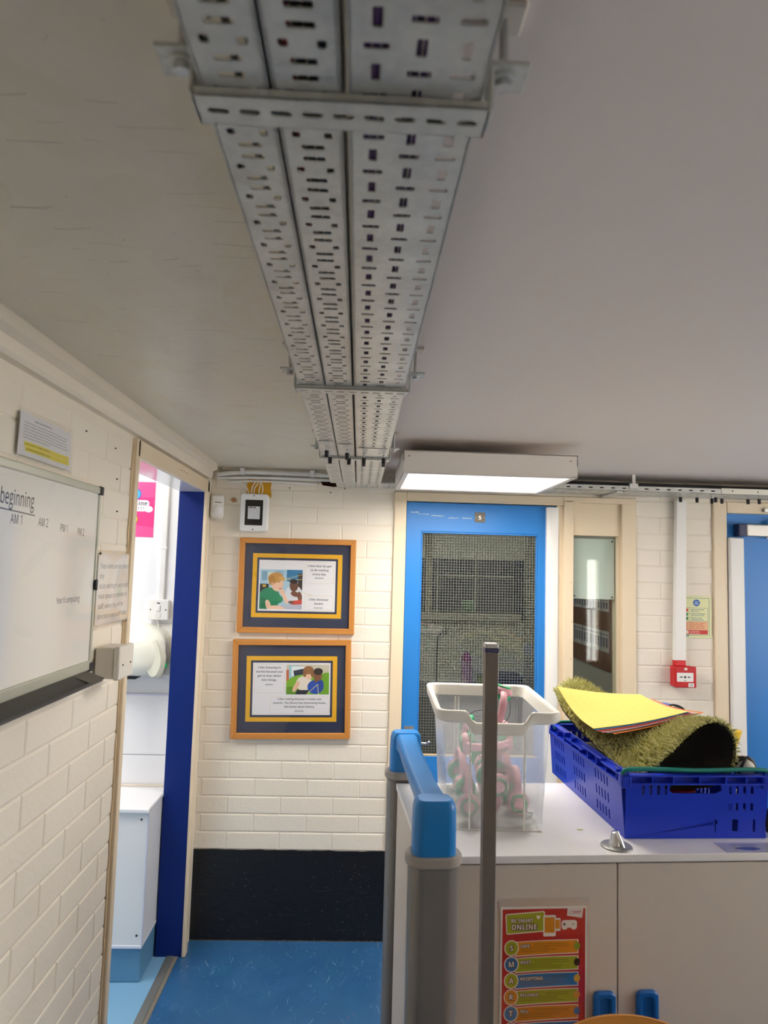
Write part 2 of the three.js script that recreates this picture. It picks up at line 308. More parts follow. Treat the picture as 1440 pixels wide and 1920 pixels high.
// --- blue door with wired glass
const glassMat = phys('#f4f8f6', 0.03, { transmission: 1, thickness: 0, ior: 1.5 });
const plateTex = canvasTex(128, 128, (c, w, h) => { c.fillStyle = '#5a5346'; c.fillRect(0, 0, w, h); c.fillStyle = '#f4f0e6'; c.font = 'bold 66px sans-serif'; c.textAlign = 'center'; c.textBaseline = 'middle'; c.fillText('5', w / 2, h / 2 + 4); blob(c, 14, 64, 4, 4, '#cfc8b8'); blob(c, 114, 64, 4, 4, '#cfc8b8'); });
{
  const d = structGroup('door_2', 'blue door numbered 5 with a large wired glass pane', 'door');
  // frame
  part(d, 'frame_post', bx(.157, .214, 0, 1.999, -.095, .014, .004), M.cream);
  part(d, 'frame_stop', bx(.205, .222, 0, 1.96, -.095, -.045, .002), M.cream);
  part(d, 'frame_head', bx(.214, .949, 1.957, 1.999, -.095, .014, .004), M.cream);
  const leaf = (() => { const s = rectShape(.216, .919, .008, 1.953); s.holes.push(roundHole(.286, .832, .80, 1.819, .0005, 1)); return extrude(s, .042, .0015).translate(0, 0, -.042); })();
  const L = part(d, 'door_leaf', leaf, M.doorBlue);
  part(L, 'glass_pane', bx(.280, .838, .79, 1.825, -.024, -.018), glassMat);
  const wires = []; const wt = .00028;
  for (let x = .292; x < .83; x += .0127) wires.push(new THREE.BoxGeometry(wt * 2, 1.019, wt * 2).translate(x, 1.3095, -.021));
  for (let y = .806; y < 1.818; y += .0127) wires.push(new THREE.BoxGeometry(.546, wt * 2, wt * 2).translate(.559, y, -.021));
  part(L, 'wire_grid', merge(wires), std('#e6e6de', .5)).userData.kind = 'stuff';
  for (const [x0, x1, y0, y1] of [[.286, .832, .80, .808], [.286, .832, 1.811, 1.819], [.286, .293, .808, 1.811], [.825, .832, .808, 1.811]]) part(L, 'glazing_bead', bx(x0, x1, y0, y1, -.017, -.003, .002), y1 < .81 ? M.creamDark : M.doorBlue);
  const pl = part(L, 'number_plate', uvFit(bx(.534, .583, 1.867, 1.914, 0, .0022, .001), 'x', 'y'), std('#ffffff', .35, { map: plateTex, metalness: .2 }));
  // lever handle on a back plate
  const hp = part(L, 'lever_handle', (() => {
    const g = [extrude(roundShape(.228, .272, .79, .933, .004), .006, .0012).translate(0, 0, 0), cyl(.011, .011, .012, .248, .877, .012, 16, 'z')];
    g.push(tube([[.248, .877, .012], [.248, .877, .036], [.256, .876, .046], [.29, .872, .047], [.322, .868, .046], [.336, .873, .046]], .0052, 30, 10), new THREE.SphereGeometry(.0068, 12, 8).translate(.337, .874, .046));
    return merge(g);
  })(), M.chrome);
  part(hp, 'keyhole', cyl(.004, .004, .002, .25, .82, .0066, 12, 'z'), M.black);
  for (const y of [.925, .80]) part(hp, 'screw', cyl(.003, .003, .002, .25, y, .0066, 10, 'z'), M.steel);
  // white finger guard over the hinge edge
  part(d, 'finger_guard', (() => { const s = new THREE.Shape(); s.moveTo(.868, 0); s.lineTo(.868, .02); s.quadraticCurveTo(.894, .034, .921, .02); s.lineTo(.926, .014); s.lineTo(.926, 0); s.closePath(); const g = extrude(s, 1.94); g.rotateX(Math.PI / 2); return g.translate(0, 1.946, 0); })(), M.white);
  // scraped paint across the top rail
  for (const [x, y, l] of [[.236, 1.905, .035], [.27, 1.898, .05], [.33, 1.892, .06], [.41, 1.884, .05], [.475, 1.884, .045]]) { const s = new THREE.Shape(); const P = []; for (let i = 0; i <= 6; i++) P.push([x + l * i / 6, y + rr(.001, .005)]); for (let i = 6; i >= 0; i--) P.push([x + l * i / 6, y - rr(.0005, .003)]); P.forEach((p, i) => i ? s.lineTo(...p) : s.moveTo(...p)); part(L, 'paint_scrape', extrude(s, .0006).translate(0, 0, -.0002), std('#a9c4dd', .7)); }
}
// --- glazed side light beside it
{
  const w = structGroup('window_3', 'narrow cream framed side light beside the blue door', 'window');
  part(w, 'mullion', bx(.919, .953, 0, 1.958, -.095, .003, .003), M.cream);
  part(w, 'mullion', bx(.951, .998, 0, 1.985, -.095, .014, .004), M.cream);
  part(w, 'head_panel', bx(.998, 1.226, 1.821, 1.975, -.06, -.004, .002), M.cream);
  part(w, 'frame_head', bx(.949, 1.293, 1.972, 2.0, -.095, .014, .004), M.cream);
  part(w, 'frame_post', bx(1.226, 1.293, 0, 1.975, -.095, .014, .004), M.cream);
  part(w, 'frame_bead', bx(1.214, 1.228, .2, 1.975, -.08, -.008, .003), M.cream);
  part(w, 'bottom_panel', bx(.998, 1.226, 0, .3, -.06, -.004, .002), M.cream);
  part(w, 'glass_pane', bx(.996, 1.228, .3, 1.822, -.036, -.030), glassMat);
  for (const [x, y] of [[.985, 1.6], [.99, 1.42], [.987, 1.25]]) part(w, 'nail_hole', cyl(.0018, .0018, .003, x, y, .0135, 8, 'z'), M.darkMetal);
}
// --- second blue door with closer
{
  const d = structGroup('door_3', 'blue door with a silver closer and white finger guard', 'door');
  part(d, 'frame_post', bx(1.662, 1.727, 0, 2.0, -.095, .014, .004), M.cream);
  part(d, 'frame_post', bx(2.555, 2.62, 0, 2.0, -.095, .014, .004), M.cream);
  part(d, 'frame_head', bx(1.727, 2.555, 1.947, 2.0, -.095, .014, .004), M.cream);
  const L = part(d, 'door_leaf', bx(1.729, 2.553, .008, 1.945, -.044, 0, .002), M.doorBlue);
  part(d, 'finger_guard', bx(1.731, 1.80, .03, 1.831, 0, .03, .008, 2), M.white);
  const c = part(L, 'door_closer', bx(1.80, 2.03, 1.838, 1.894, 0, .052, .006, 2), std('#c9c6c0', .35, { metalness: .5 }));
  part(c, 'end_cap', bx(1.764, 1.80, 1.836, 1.896, 0, .05, .004), std('#1d2a52', .4));
  part(c, 'pivot', cyl(.012, .012, .014, 1.93, 1.902, .026, 14), M.steel);
  part(c, 'arm', merge([bx(1.92, 2.2, 1.909, 1.916, .018, .036, .002), bx(1.9, 1.97, 1.955, 1.972, .014, .03, .002)]), M.steel);
  part(c, 'adjuster', cyl(.011, .011, .008, 1.915, 1.834, .026, 12), M.steel);
}
// --- room beyond the glass
{
  const X0 = -.5, X1 = 1.5, Z1 = -3.0, mat = std('#dcdad0', .7);
  struct('wall_back_001', 'grey far wall of the room beyond the glass', 'wall', bx(X0 - .1, X1 + .1, 0, 2.4, Z1 - .1, Z1), mat);
  struct('wall_right_001', 'pale painted side wall of the room beyond', 'wall', bx(X1, X1 + .1, 0, 2.4, Z1, -.1), mat);
  struct('wall_left_001', 'left wall of the room beyond the glass', 'wall', bx(X0 - .1, X0, 0, 2.4, Z1, -.1), mat);
  struct('floor_002', 'dark blue floor of the room beyond the glass', 'floor', bx(X0 - .1, X1 + .1, -.08, 0, Z1 - .1, 0), std('#4a6a86', .4));
  struct('ceiling_002', 'ceiling of the room beyond the glass', 'ceiling', bx(X0 - .1, X1 + .1, 2.4, 2.5, Z1 - .1, 0), mat);
  // windows with blue blinds on the far wall
  const w = structGroup('window_4', 'dark blue window with pale glazing bars in the far room', 'window');
  part(w, 'pane', bx(.0, 1.43, 1.27, 1.745, Z1, Z1 + .01), std('#27304f', .35));
  part(w, 'sill', bx(.0, 1.45, 1.205, 1.27, Z1, Z1 + .14, .004), std('#b5b3a6', .6));
  for (const x of [.42, .70, 1.045, 1.40]) part(w, 'glazing_bar', bx(x, x + .022, 1.27, 1.75, Z1 + .005, Z1 + .03, .003), std('#8f9292', .5));
  part(w, 'glazing_bar', bx(.7, 1.4, 1.585, 1.605, Z1 + .005, Z1 + .03, .003), std('#8f9292', .5));
  part(w, 'post', bx(.60, .66, 1.2, 2.2, Z1, Z1 + .05, .004), std('#a49d8c', .6));
  const cur = []; for (let i = 0; i <= 24; i++) cur.push([1.435 + .088 * i / 24, .012 * Math.sin(i * 1.4)]);
  solo('curtain', 'dark blue curtain beside the far room window', 'curtain', (() => { const s = new THREE.Shape(); cur.forEach(([x, z], i) => i ? s.lineTo(x - .035, z) : s.moveTo(x - .035, z)); cur.slice().reverse().forEach(([x, z]) => s.lineTo(x - .035, z + .006)); s.closePath(); const g = extrude(s, .54); g.rotateX(-Math.PI / 2); return g.translate(0, 1.21, Z1 + .05); })(), std('#1e3564', .8));
  // counter with a bottle, a jar and a box
  const t = thing('side_counter', 'grey counter below the far room window', 'counter', [0.45, 0, Z1 + .30]);
  part(t, 'worktop', bx(-.9, .98, .62, .66, -.28, .28, .004), std('#787d78', .5)); part(t, 'carcass', bx(-.88, .96, .05, .62, -.26, .25, .003), std('#555b5c', .6));
  const b = thing('drink_bottle', 'pink drink bottle with a magenta cap on the far counter', 'bottle', [.93, .66, Z1 + .38]);
  part(b, 'body', new THREE.LatheGeometry([[0, 0], [.042, 0], [.045, .006], [.045, .2], [.041, .225], [.03, .235]].map(p => new THREE.Vector2(...p)), 20), std('#c08bb2', .4));
  part(b, 'cap', new THREE.LatheGeometry([[.041, .228], [.041, .262], [.03, .285], [.014, .30], [0, .305]].map(p => new THREE.Vector2(...p)), 20), std('#b03a78', .4));
  const j = thing('jar', 'yellow green jar beside the pink bottle', 'jar', [1.05, .66, Z1 + .38]);
  part(j, 'body', cyl(.03, .03, .1, 0, .05, 0, 16), std('#9aa53a', .4)); part(j, 'lid', cyl(.031, .028, .02, 0, .11, 0, 16), std('#7f8d2c', .4));
  const k = thing('storage_box', 'dark storage box at the right end of the far counter', 'box', [1.22, .66, Z1 + .33]);
  part(k, 'body', bx(-.1, .17, 0, .1, -.14, .14, .006), std('#2f3740', .6)); part(k, 'lid', bx(-.105, .175, .1, .12, -.145, .145, .006), std('#414b53', .6));
  const chairB = thing('desk_lamp', 'thin dark desk lamp standing on the far counter', 'lamp', [.68, .66, Z1 + .36]);
  part(chairB, 'base', cyl(.06, .05, .015, 0, .0075, 0, 16), M.black); part(chairB, 'stem', tube([[0, .01, 0], [0, .3, 0], [.01, .42, 0], [.05, .47, 0]], .008, 16, 8), M.black); part(chairB, 'shade', cyl(.035, .015, .05, .06, .47, 0, 14), M.black);
  // papers on the sill and the wall beneath
  const signTex = canvasTex(128, 128, (c, w2, h2) => { c.fillStyle = '#8fb19c'; c.fillRect(0, 0, w2, h2); c.fillStyle = '#1f6b3e'; c.fillRect(8, 8, 112, 112); c.fillStyle = '#8cc09c'; for (let y = 22; y < 110; y += 18) c.fillRect(18, y, 90, 5); });
  solo('window_sticker', 'small green safety sticker on the far window', 'sticker', uvFit(bx(.938, 1.04, 1.277, 1.378, Z1 + .031, Z1 + .033), 'x', 'y'), std('#ffffff', .6, { map: signTex }));
  // tube lamp
  const tl = thing('tube_light', 'lit fluorescent tube light in the far room', 'light', [.42, 1.95, -2.4]);
  part(tl, 'housing', bx(-.4, .15, .03, .07, -.05, .05, .008), M.white); for (const x of [-.3, .08]) part(tl, 'rod', cyl(.006, .006, .38, x, .26, 0, 8), M.white);
  part(tl, 'diffuser', bx(-.39, .14, 0, .03, -.045, .045, .012, 2), std('#fff3d0', .5, { emissive: '#fff0cc', emissiveIntensity: .7 }));
  const rl = new THREE.RectAreaLight(new THREE.Color(1, .95, .84), BACK_LED * 8, .53, .09); rl.position.set(.295, 1.94, -2.4); rl.lookAt(.295, 0, -2.4); scene.add(rl);
  // picture display on the side wall
  const db = thing('display_board', 'display board of pictures on the far room side wall', 'display', [X1, 0, 0]);
  part(db, 'backing', bx(-.012, 0, 1.07, 1.50, -2.4, -.845, .002), std('#7a4a2a', .7));
  const dispTex = canvasTex(512, 128, (c, w2, h2) => { c.fillStyle = '#cfd2d6'; c.fillRect(0, 0, w2, h2); for (let i = 0; i < 7; i++) { c.fillStyle = i % 3 === 1 ? '#b9bcc2' : '#e0e0e0'; c.fillRect(i * 73 + 6, 6, 62, 116); c.fillStyle = ['#2d3c66', '#5d6b92', '#4d5364'][i % 3]; c.fillRect(i * 73 + 14, 40, 40, 60); c.fillStyle = '#44507a'; c.fillRect(i * 73 + 12, 18, 46, 8); } });
  const dispMat = std('#ffffff', .6, { map: dispTex });
  for (const [y0, y1] of [[1.18, 1.305], [1.42, 1.5]]) for (let z = -2.3; z < -.9; z += .37) part(db, 'picture_strip', uvFit(bx(-.016, -.012, y0, y1, z, Math.min(z + .36, -.86)), 'z', 'y'), dispMat);
  const goldMat = std('#8c6a34', .45, { metalness: .3 });
  for (let z = -2.25; z < -.9; z += .17) for (const y of [1.355, 1.12]) part(db, 'paper_curl', new THREE.TorusGeometry(.018, .0045, 6, 12, 4.4).rotateY(Math.PI / 2).rotateX(z * 9).translate(-.018, y + .012 * Math.sin(z * 20), z), goldMat);
}
// sheet behind the side light glass
{
  const t = thing('paper_sheet', 'plain white sheet pinned behind the side light glass', 'paper', [1.1035, 1.667, -.0385]);
  part(t, 'sheet', bx(-.104, .104, -.142, .142, -.0015, 0), std('#e3e6e2', .7));
  for (const [x, y] of [[-.097, .13], [.095, .13], [-.085, -.13], [.094, -.132]]) part(t, 'pin', cyl(.004, .004, .002, x, y, .001, 10, 'z'), M.darkMetal);
}
// --- washroom beyond the doorway
const wcTexPoster = canvasTex(512, 640, (c, w, h) => {
  c.fillStyle = '#e62e84'; c.fillRect(0, 0, w, h); c.globalAlpha = .35; blob(c, 420, 60, 230, 120, '#f47aa8'); blob(c, 300, 600, 330, 90, '#f48bb4'); c.globalAlpha = 1;
  const face = (x, y, col, edge, sad) => { blob(c, x, y, 92, 80, edge); blob(c, x, y, 84, 72, col); blob(c, x - 24, y - 22, 6, 9, edge); blob(c, x + 34, y - 22, 6, 9, edge); c.strokeStyle = edge; c.lineWidth = 7; c.beginPath(); sad ? c.arc(x + 5, y + 48, 36, 3.5, 5.9) : c.arc(x + 5, y + 4, 40, .3, 2.8); c.stroke(); };
  face(262, 144, '#37aef0', '#17479c', true); face(242, 436, '#ffd23c', '#8a5a10', false);
  c.fillStyle = '#f4eef2'; rrect(c, 14, 212, 436, 84, 40); c.fill(); rrect(c, 14, 272, 410, 72, 34); c.fill(); blob(c, 446, 316, 48, 38, '#f0eaee');
  c.fillStyle = '#4a4350'; c.font = 'bold 70px sans-serif'; c.textAlign = 'right'; c.fillText('ChildLine', 432, 274); c.font = '52px sans-serif'; c.fillText('0800 1111', 402, 330);
  c.fillStyle = '#fbd3e2'; c.fillRect(90, 566, 200, 8); c.fillRect(90, 612, 130, 7);
});
{
  const Z = .05;
  struct('wall_back_002', 'white washroom wall behind the hand dryer', 'wall', bx(-2.3, LX - .11, 0, 2.5, Z - .1, Z), M.wcWall);
  struct('wall_left_002', 'white far side wall of the washroom', 'wall', bx(-2.4, -2.3, 0, 2.5, Z - .1, 2.3), M.wcWall);
  struct('wall_front_001', 'white near wall of the washroom', 'wall', bx(-2.3, LX - .11, 0, 2.5, 2.2, 2.3), M.wcWall);
  struct('ceiling_003', 'white washroom ceiling', 'ceiling', bx(-2.4, LX - .1, 2.4, 2.5, Z - .1, 2.3), M.wcWall);
  // hygienic panels with joints
  const t = structGroup('trim_3', 'white hygienic wall panels with dark joints above the boxing', 'wall panel');
  part(t, 'panel', bx(-2.29, LX - .112, .66, .799, Z, Z + .010, .001), M.wcWall); part(t, 'panel', bx(-2.29, LX - .112, .802, 1.055, Z, Z + .010, .001), M.wcWall);
  part(t, 'joint', bx(-2.29, LX - .112, .798, .803, Z, Z + .007), M.wcLine);
  part(t, 'cap_strip', bx(-2.29, LX - .112, 1.055, 1.064, Z, Z + .013, .003), std('#d9dcec', .4));
  // boxing
  const b = thing('pipe_boxing', 'white laminate boxing with blue vinyl skirting in the washroom', 'boxing', [0, 0, 0]);
  part(b, 'front_panel', bx(-2.28, -.804, .142, .648, Z + .012, .326, .001), std('#eceef0', .35));
  part(b, 'lid', bx(-2.28, -.798, .648, .668, Z + .012, .34, .006, 2), M.wcWall);
  part(b, 'corner_trim', bx(-.806, -.800, .14, .65, .321, .329, .002), std('#d6d9ea', .4));
  part(b, 'upstand', bx(-2.28, -.80, .668, .676, Z + .012, Z + .022, .002), std('#e9dccb', .5));
  part(b, 'base_trim', bx(-2.28, -.802, .134, .146, Z + .012, .329, .002), std('#dfe2f0', .4));
  part(b, 'skirting', uvPlane(bx(-2.28, -.808, 0, .136, Z + .012, .312, .004), 'x', 'y'), M.wcKick);
  for (const [x, y] of [[-.829, .622], [-.824, .183]]) part(b, 'screw', cyl(.004, .004, .003, x, y, .327, 10, 'z'), M.darkMetal);
  // poster
  solo('poster', 'pink helpline poster with two round faces on the washroom wall', 'poster', uvFit(bx(-1.132, -.929, 1.752, 2.001, Z, Z + .002), 'x', 'y'), std('#ffffff', .35, { map: wcTexPoster }));
  // trunking and switch
  const tr = thing('cable_trunking', 'white vertical trunking above the switch in the washroom', 'trunking');
  part(tr, 'trunking', bx(-.885, -.862, 1.474, 2.4, Z, Z + .02, .003), M.white); part(tr, 'clip', bx(-.889, -.858, 1.70, 1.712, Z, Z + .022, .002), M.white);
  const sw = thing('fused_switch', 'white fused switch above the hand dryer', 'switch', [-.878, 1.432, Z]);
  part(sw, 'back_box', bx(-.043, .043, -.043, .043, 0, .03, .004), M.plastic); const fp = part(sw, 'face_plate', bx(-.045, .045, -.045, .045, .03, .038, .004, 2), M.white);
  part(fp, 'rocker', bx(-.009, .009, -.006, .02, .038, .043, .002), M.white); part(fp, 'fuse_carrier', bx(-.012, .012, -.034, -.014, .038, .04, .001), M.plastic); part(fp, 'indicator', bx(-.006, .006, .027, .031, .038, .0395), M.darkMetal);
  for (const x of [-.033, .033]) part(fp, 'screw', cyl(.003, .003, .002, x, 0, .038, 10, 'z'), M.darkMetal);
  // hand dryer: a domed shell
  const hd = thing('hand_dryer', 'rounded off-white hand dryer with a green light on the washroom wall', 'hand dryer', [-.98, 1.26, Z]);
  const rings = []; const n = 36;
  for (let i = 0; i <= 12; i++) { const t = i / 12 * Math.PI / 2, k = Math.cos(t) ** .55, dep = .155 * Math.sin(t); const r = []; for (let j = 0; j < n; j++) { const a = j / n * 2 * Math.PI, ca = Math.cos(a), sa = Math.sin(a); const ex = Math.sign(ca) * Math.abs(ca) ** .72 * .165, ey = Math.sign(sa) * Math.abs(sa) ** .72 * .112; r.push([ex * k, ey * k - dep * .12, dep]); } rings.push(r); }
  part(hd, 'shell', loft(rings, true, false, true), std('#eeeee2', .3));
  part(hd, 'back_plate', bx(-.165, .165, -.118, .11, 0, .01, .004), M.plastic);
  part(hd, 'side_cover', loft([0, .25, .5, .75, 1].map(t => { const r = []; for (let j = 0; j < 24; j++) { const a = j / 24 * 2 * Math.PI, tw = (1 - .45 * (Math.sin(a) > 0 ? Math.sin(a) : 0)); r.push([.118 + .045 * tw * Math.cos(a) * (1 - .3 * t), -.03 + .095 * Math.sin(a) * (1 - .2 * t), .05 + .075 * t]); } return r; }), true, false, true), std('#e9e9d6', .3));
  part(hd, 'outlet', bx(-.15, .04, -.122, -.112, .02, .1, .003), M.black);
  part(hd, 'indicator', bx(.152, .162, -.075, -.055, .06, .075, .002), std('#2aa060', .3, { emissive: '#1f9a50', emissiveIntensity: .35 }));
  solo('power_cord', 'thin white cord hanging from the switch past the hand dryer', 'cord', tube([[-.885, 1.39, Z + .012], [-.872, 1.35, Z + .02], [-.84, 1.33, Z + .006], [-.812, 1.28, Z + .006], [-.809, 1.2, Z + .006], [-.809, 1.15, Z + .006], [-.812, 1.12, Z + .006], [-.825, 1.11, Z + .006]], .0035, 40, 8), M.plastic);
  // ceiling panel that lights the washroom
  const cl = thing('washroom_light', 'white square ceiling light of the washroom', 'light', [-1.45, 2.4, 1.0]);
  part(cl, 'frame', bx(-.31, .31, -.02, 0, -.31, .31, .003), M.white); part(cl, 'diffuser', bx(-.295, .295, -.024, -.019, -.295, .295), std('#ffffff', .5, { emissive: '#f4f8ff', emissiveIntensity: 1.2 }));
  const l = new THREE.RectAreaLight(WC_COLOR, WC_LED, .59, .59); l.position.set(-1.45, 2.37, 1.0); l.lookAt(-1.45, 0, 1.0); scene.add(l);
}
// ------------------------------------------------------------------ ceiling light panels in the hall
function lightBox(X0, X1, ZA, ZB, YB, YT, power, label) {
  const c = thing('ceiling_light', label, 'light', [0, 0, 0]);
  const s = rectShape(X0, X1, ZA, ZB); s.holes.push(roundHole(X0 + .02, X1 - .02, ZA + .02, ZB - .02, .001, 1));
  const lip = extrude(s, .003); lip.rotateX(Math.PI / 2); lip.translate(0, YB + .003, 0);
  const boxMat = std('#ece6e0', .45);
  part(c, 'housing', merge([lip, bx(X0, X1, YB, YT, ZB - .004, ZB, .001), bx(X0, X1, YB, YT, ZA, ZA + .004, .001), bx(X0, X0 + .004, YB, YT, ZA, ZB, .001), bx(X1 - .004, X1, YB, YT, ZA, ZB, .001), bx(X0, X1, YT - .003, YT, ZA, ZB)]), boxMat);
  part(c, 'spacer', bx(X0 + .22, X1 - .22, YT, CEIL, ZA + .2, ZB - .25), std('#b9b2ad', .7));
  part(c, 'diffuser', bx(X0 + .018, X1 - .018, YB + .004, YB + .010, ZA + .018, ZB - .018), std('#ffffff', .5, { emissive: '#fffaf2', emissiveIntensity: GLOW }));
  for (const x of [X0 + .02, X1 - .025]) part(c, 'screw', cyl(.0022, .0022, .002, x, YT - .02, ZB, 8, 'z'), M.darkMetal);
  const l = new THREE.RectAreaLight(LED_COLOR, power, X1 - X0 - .04, ZB - ZA - .04); l.position.set((X0 + X1) / 2, YB - .004, (ZA + ZB) / 2); l.lookAt((X0 + X1) / 2, 0, (ZA + ZB) / 2 + 1e-4); scene.add(l);
}
lightBox(.1394, .7367, .376, .875, 1.965, 2.043, LED, 'square white LED ceiling light box above the blue door');
// ------------------------------------------------------------------ cable trays under the ceiling
const TY = 2.0, TRAY_Z0 = .212, TRAY_P = .05;
function trayGeo(x0, x1, z0, n, holes, sideL = .03, sideR = .03) {
  const out = [];
  const s = rectShape(x0, x1, 0, TRAY_P);
  for (const [cx, cz, w, h, r] of holes) s.holes.push(roundHole(cx - w / 2, cx + w / 2, cz - h / 2, cz + h / 2, r));
  const tile = clean(extrude(s, .0014).rotateX(Math.PI / 2).translate(0, .0014, 0));
  for (let i = 0; i < n; i++) out.push(tile.clone().translate(0, TY, z0 + i * TRAY_P));
  const zA = z0, zB = z0 + n * TRAY_P;
  for (const [x, sg, side] of [[x0, 1, sideL], [x1, -1, sideR]]) { out.push(clean(bx(Math.min(x, x + sg * .0014), Math.max(x, x + sg * .0014), TY, TY + side, zA, zB))); out.push(clean(bx(x - .0005, x + .0005, TY - .0006, TY + .004, zA, zB))); out.push(clean(bx(Math.min(x, x + sg * .006), Math.max(x, x + sg * .006), TY + side - .0014, TY + side, zA, zB))); }
  return uvPlane(mergeGeometries(out, false), 'x', 'z', 4);
}
const narrow = c => [[c - .0135, .0083, .0072, .0078, .0016], [c + .0135, .0083, .0072, .0078, .0016], [c, .025, .0205, .0064, .002], [c, .0417, .0205, .0064, .002]];
const wide = []; [[.0015, 0], [.033, 1], [.065, 1]].forEach(([c, k]) => { const v = k ? .0375 : .0125, h = k ? .0125 : .0375; wide.push([c, v, .0078, .0170, .0012], [c, h, .0180, .0062, .0012]); });
const zPhase = 2.4055 - .0083 - TRAY_P * 40, NT = 64;   // first tile so that the punched rows fall where they show
const zStart = zPhase + Math.ceil((TRAY_Z0 - zPhase) / TRAY_P) * TRAY_P;
solo('cable_tray', 'narrow galvanised cable tray farthest from the light panel', 'cable tray', trayGeo(-.130, -.0795, zStart, NT, narrow(-.1045), .03, .078), M.galv);
solo('cable_tray', 'narrow galvanised cable tray between its narrow twin and the wide tray', 'cable tray', trayGeo(-.0752, -.0250, zStart, NT, narrow(-.0501), .078, .078), M.galv);
solo('cable_tray', 'wide galvanised cable tray with three rows of slots under the ceiling', 'cable tray', trayGeo(-.0180, .0825, zStart + .0225 - TRAY_P, NT, wide, .078, .03), M.galv);
// cables lying in the trays
function cable(x, r, mat, label, group, y = TY + .0014) {
  const pts = []; for (let z = TRAY_Z0 + .02; z < 3.45; z += .3) pts.push([x + rr(-.0003, .0003), y + r + .0003 + rr(0, .0008), z]);
  solo('cable', label, 'cable', tube(pts, r, 60, 6), mat, group);
}
const purple = std('#4d2b66', .5), purple2 = std('#3a2850', .5), blackC = std('#1c1a1c', .5), redC = std('#8c2230', .5), greyC = std('#8f8d86', .5);
[-.0125, -.005, .0015, .008, .0145, .024, .0305, .037, .0435].forEach((x, i) => cable(x, .0031, i % 3 ? purple : purple2, 'purple data cable lying in the wide cable tray', 'purple cables in the wide tray'));
[-.0692, -.0612].forEach((x, i) => cable(x, .0036, redC, 'dark red cable lying in the middle cable tray', 'red cables in the middle tray'));
[-.0532, -.0452, -.0374, -.0304].forEach(x => cable(x, .0034, blackC, 'black cable lying in the middle cable tray', 'black cables in the middle tray'));
[-.123, -.0865].forEach(x => cable(x, .0034, blackC, 'black cable at the edge of the outer narrow tray', 'black cables in the outer tray'));
cable(-.104, .003, greyC, 'grey cable along the outer narrow tray', null, TY + .012);
// slotted channel supports below the trays, each with two ceiling fixings
function support(z, label, y = 1.9915) {
  const g = thing('tray_support', label, 'bracket', [0, 0, z], 0);
  const s = roundShape(-.137, .090, -.017, .017, .002); for (let i = 0; i < 9; i++) { const c = -.120 + i * .0243; s.holes.push(roundHole(c - .0085, c + .0085, -.0032, .0032, .003, 3)); }
  const pl = extrude(s, .0018).rotateX(Math.PI / 2).translate(0, y + .0018, 0);
  part(g, 'slotted_channel', uvPlane(merge([pl, bx(-.137, .090, y, TY - .0008, .0152, .017, .0006), bx(-.137, .090, y, TY - .0008, -.017, -.0152, .0006), bx(-.137, -.1355, y, TY - .0008, -.017, .017), bx(.0885, .090, y, TY - .0008, -.017, .017)]), 'x', 'z', 4), M.galv);
  for (const sx of [-1, 1]) {
    const x = sx < 0 ? -.150 : .103, xi = sx < 0 ? -.137 : .090;
    const f = part(g, 'fixing', merge([bx(Math.min(xi, x + sx * .018), Math.max(xi, x + sx * .018), 2.030, 2.034, -.016, .016, .001), bx(Math.min(xi, xi + sx * .003), Math.max(xi, xi + sx * .003), y + .004, 2.034, -.015, .015, .0008)]), M.galv);
    part(f, 'stud', cyl(.004, .004, .054, x, 2.0585, 0, 10), M.steel);
    part(f, 'washer', cyl(.0105, .0105, .002, x, 2.0288, 0, 18), M.galv);
    part(f, 'nut', cyl(.0068, .0068, .006, x, 2.025, 0, 6), M.steel);
    part(f, 'base_plate', bx(x - .016, x + .016, CEIL - .006, CEIL, -.016, .016, .002), std('#d9d2c6', .5));
  }
  return g;
}
support(2.643, 'slotted steel channel carrying the trays where they widen nearest the room');
support(1.805, 'plain slotted steel channel carrying the trays at mid run');
const sup3 = support(.945, 'slotted steel channel carrying the trays by the joint plates');
// joint plates with black capped bolts
function jointPlate(x0, x1, z0, z1, caps, label) {
  const g = thing('tray_joint', label, 'joint plate');
  const s = roundShape(x0, x1, z0, z1, .004); const nx = Math.max(1, Math.round((x1 - x0) / .045));
  for (let i = 0; i < nx; i++) for (let k = 0; k < 6; k++) { const c = x0 + (x1 - x0) * (i + .5) / nx, z = z0 + (z1 - z0) * (k + .5) / 6; s.holes.push(roundHole(c - .008, c + .008, z - .0025, z + .0025, .0015)); }
  const pl = extrude(s, .0016).rotateX(Math.PI / 2).translate(0, TY - .0006, 0);
  part(g, 'plate', uvPlane(pl, 'x', 'z', 4), M.galv);
  for (const [x, z] of caps) { const b = part(g, 'bolt', cyl(.0022, .0022, .03, x, 1.992, z, 8), M.steel); part(b, 'cap', cyl(.0056, .0066, .020, x, 1.974, z, 14), M.blackCap); }
}
jointPlate(-.127, -.083, .985, 1.225, [[-.105, 1.15], [-.100, 1.03]], 'joint plate with two black bolt caps under the outer narrow tray');
jointPlate(-.072, -.028, .985, 1.185, [[-.045, 1.115], [-.041, 1.02]], 'joint plate with two black bolt caps under the middle tray');
jointPlate(-.014, .079, .985, 1.13, [[.006, 1.035], [.006, .995], [.068, 1.04], [.069, .997]], 'joint plate with four black bolt caps under the wide tray');
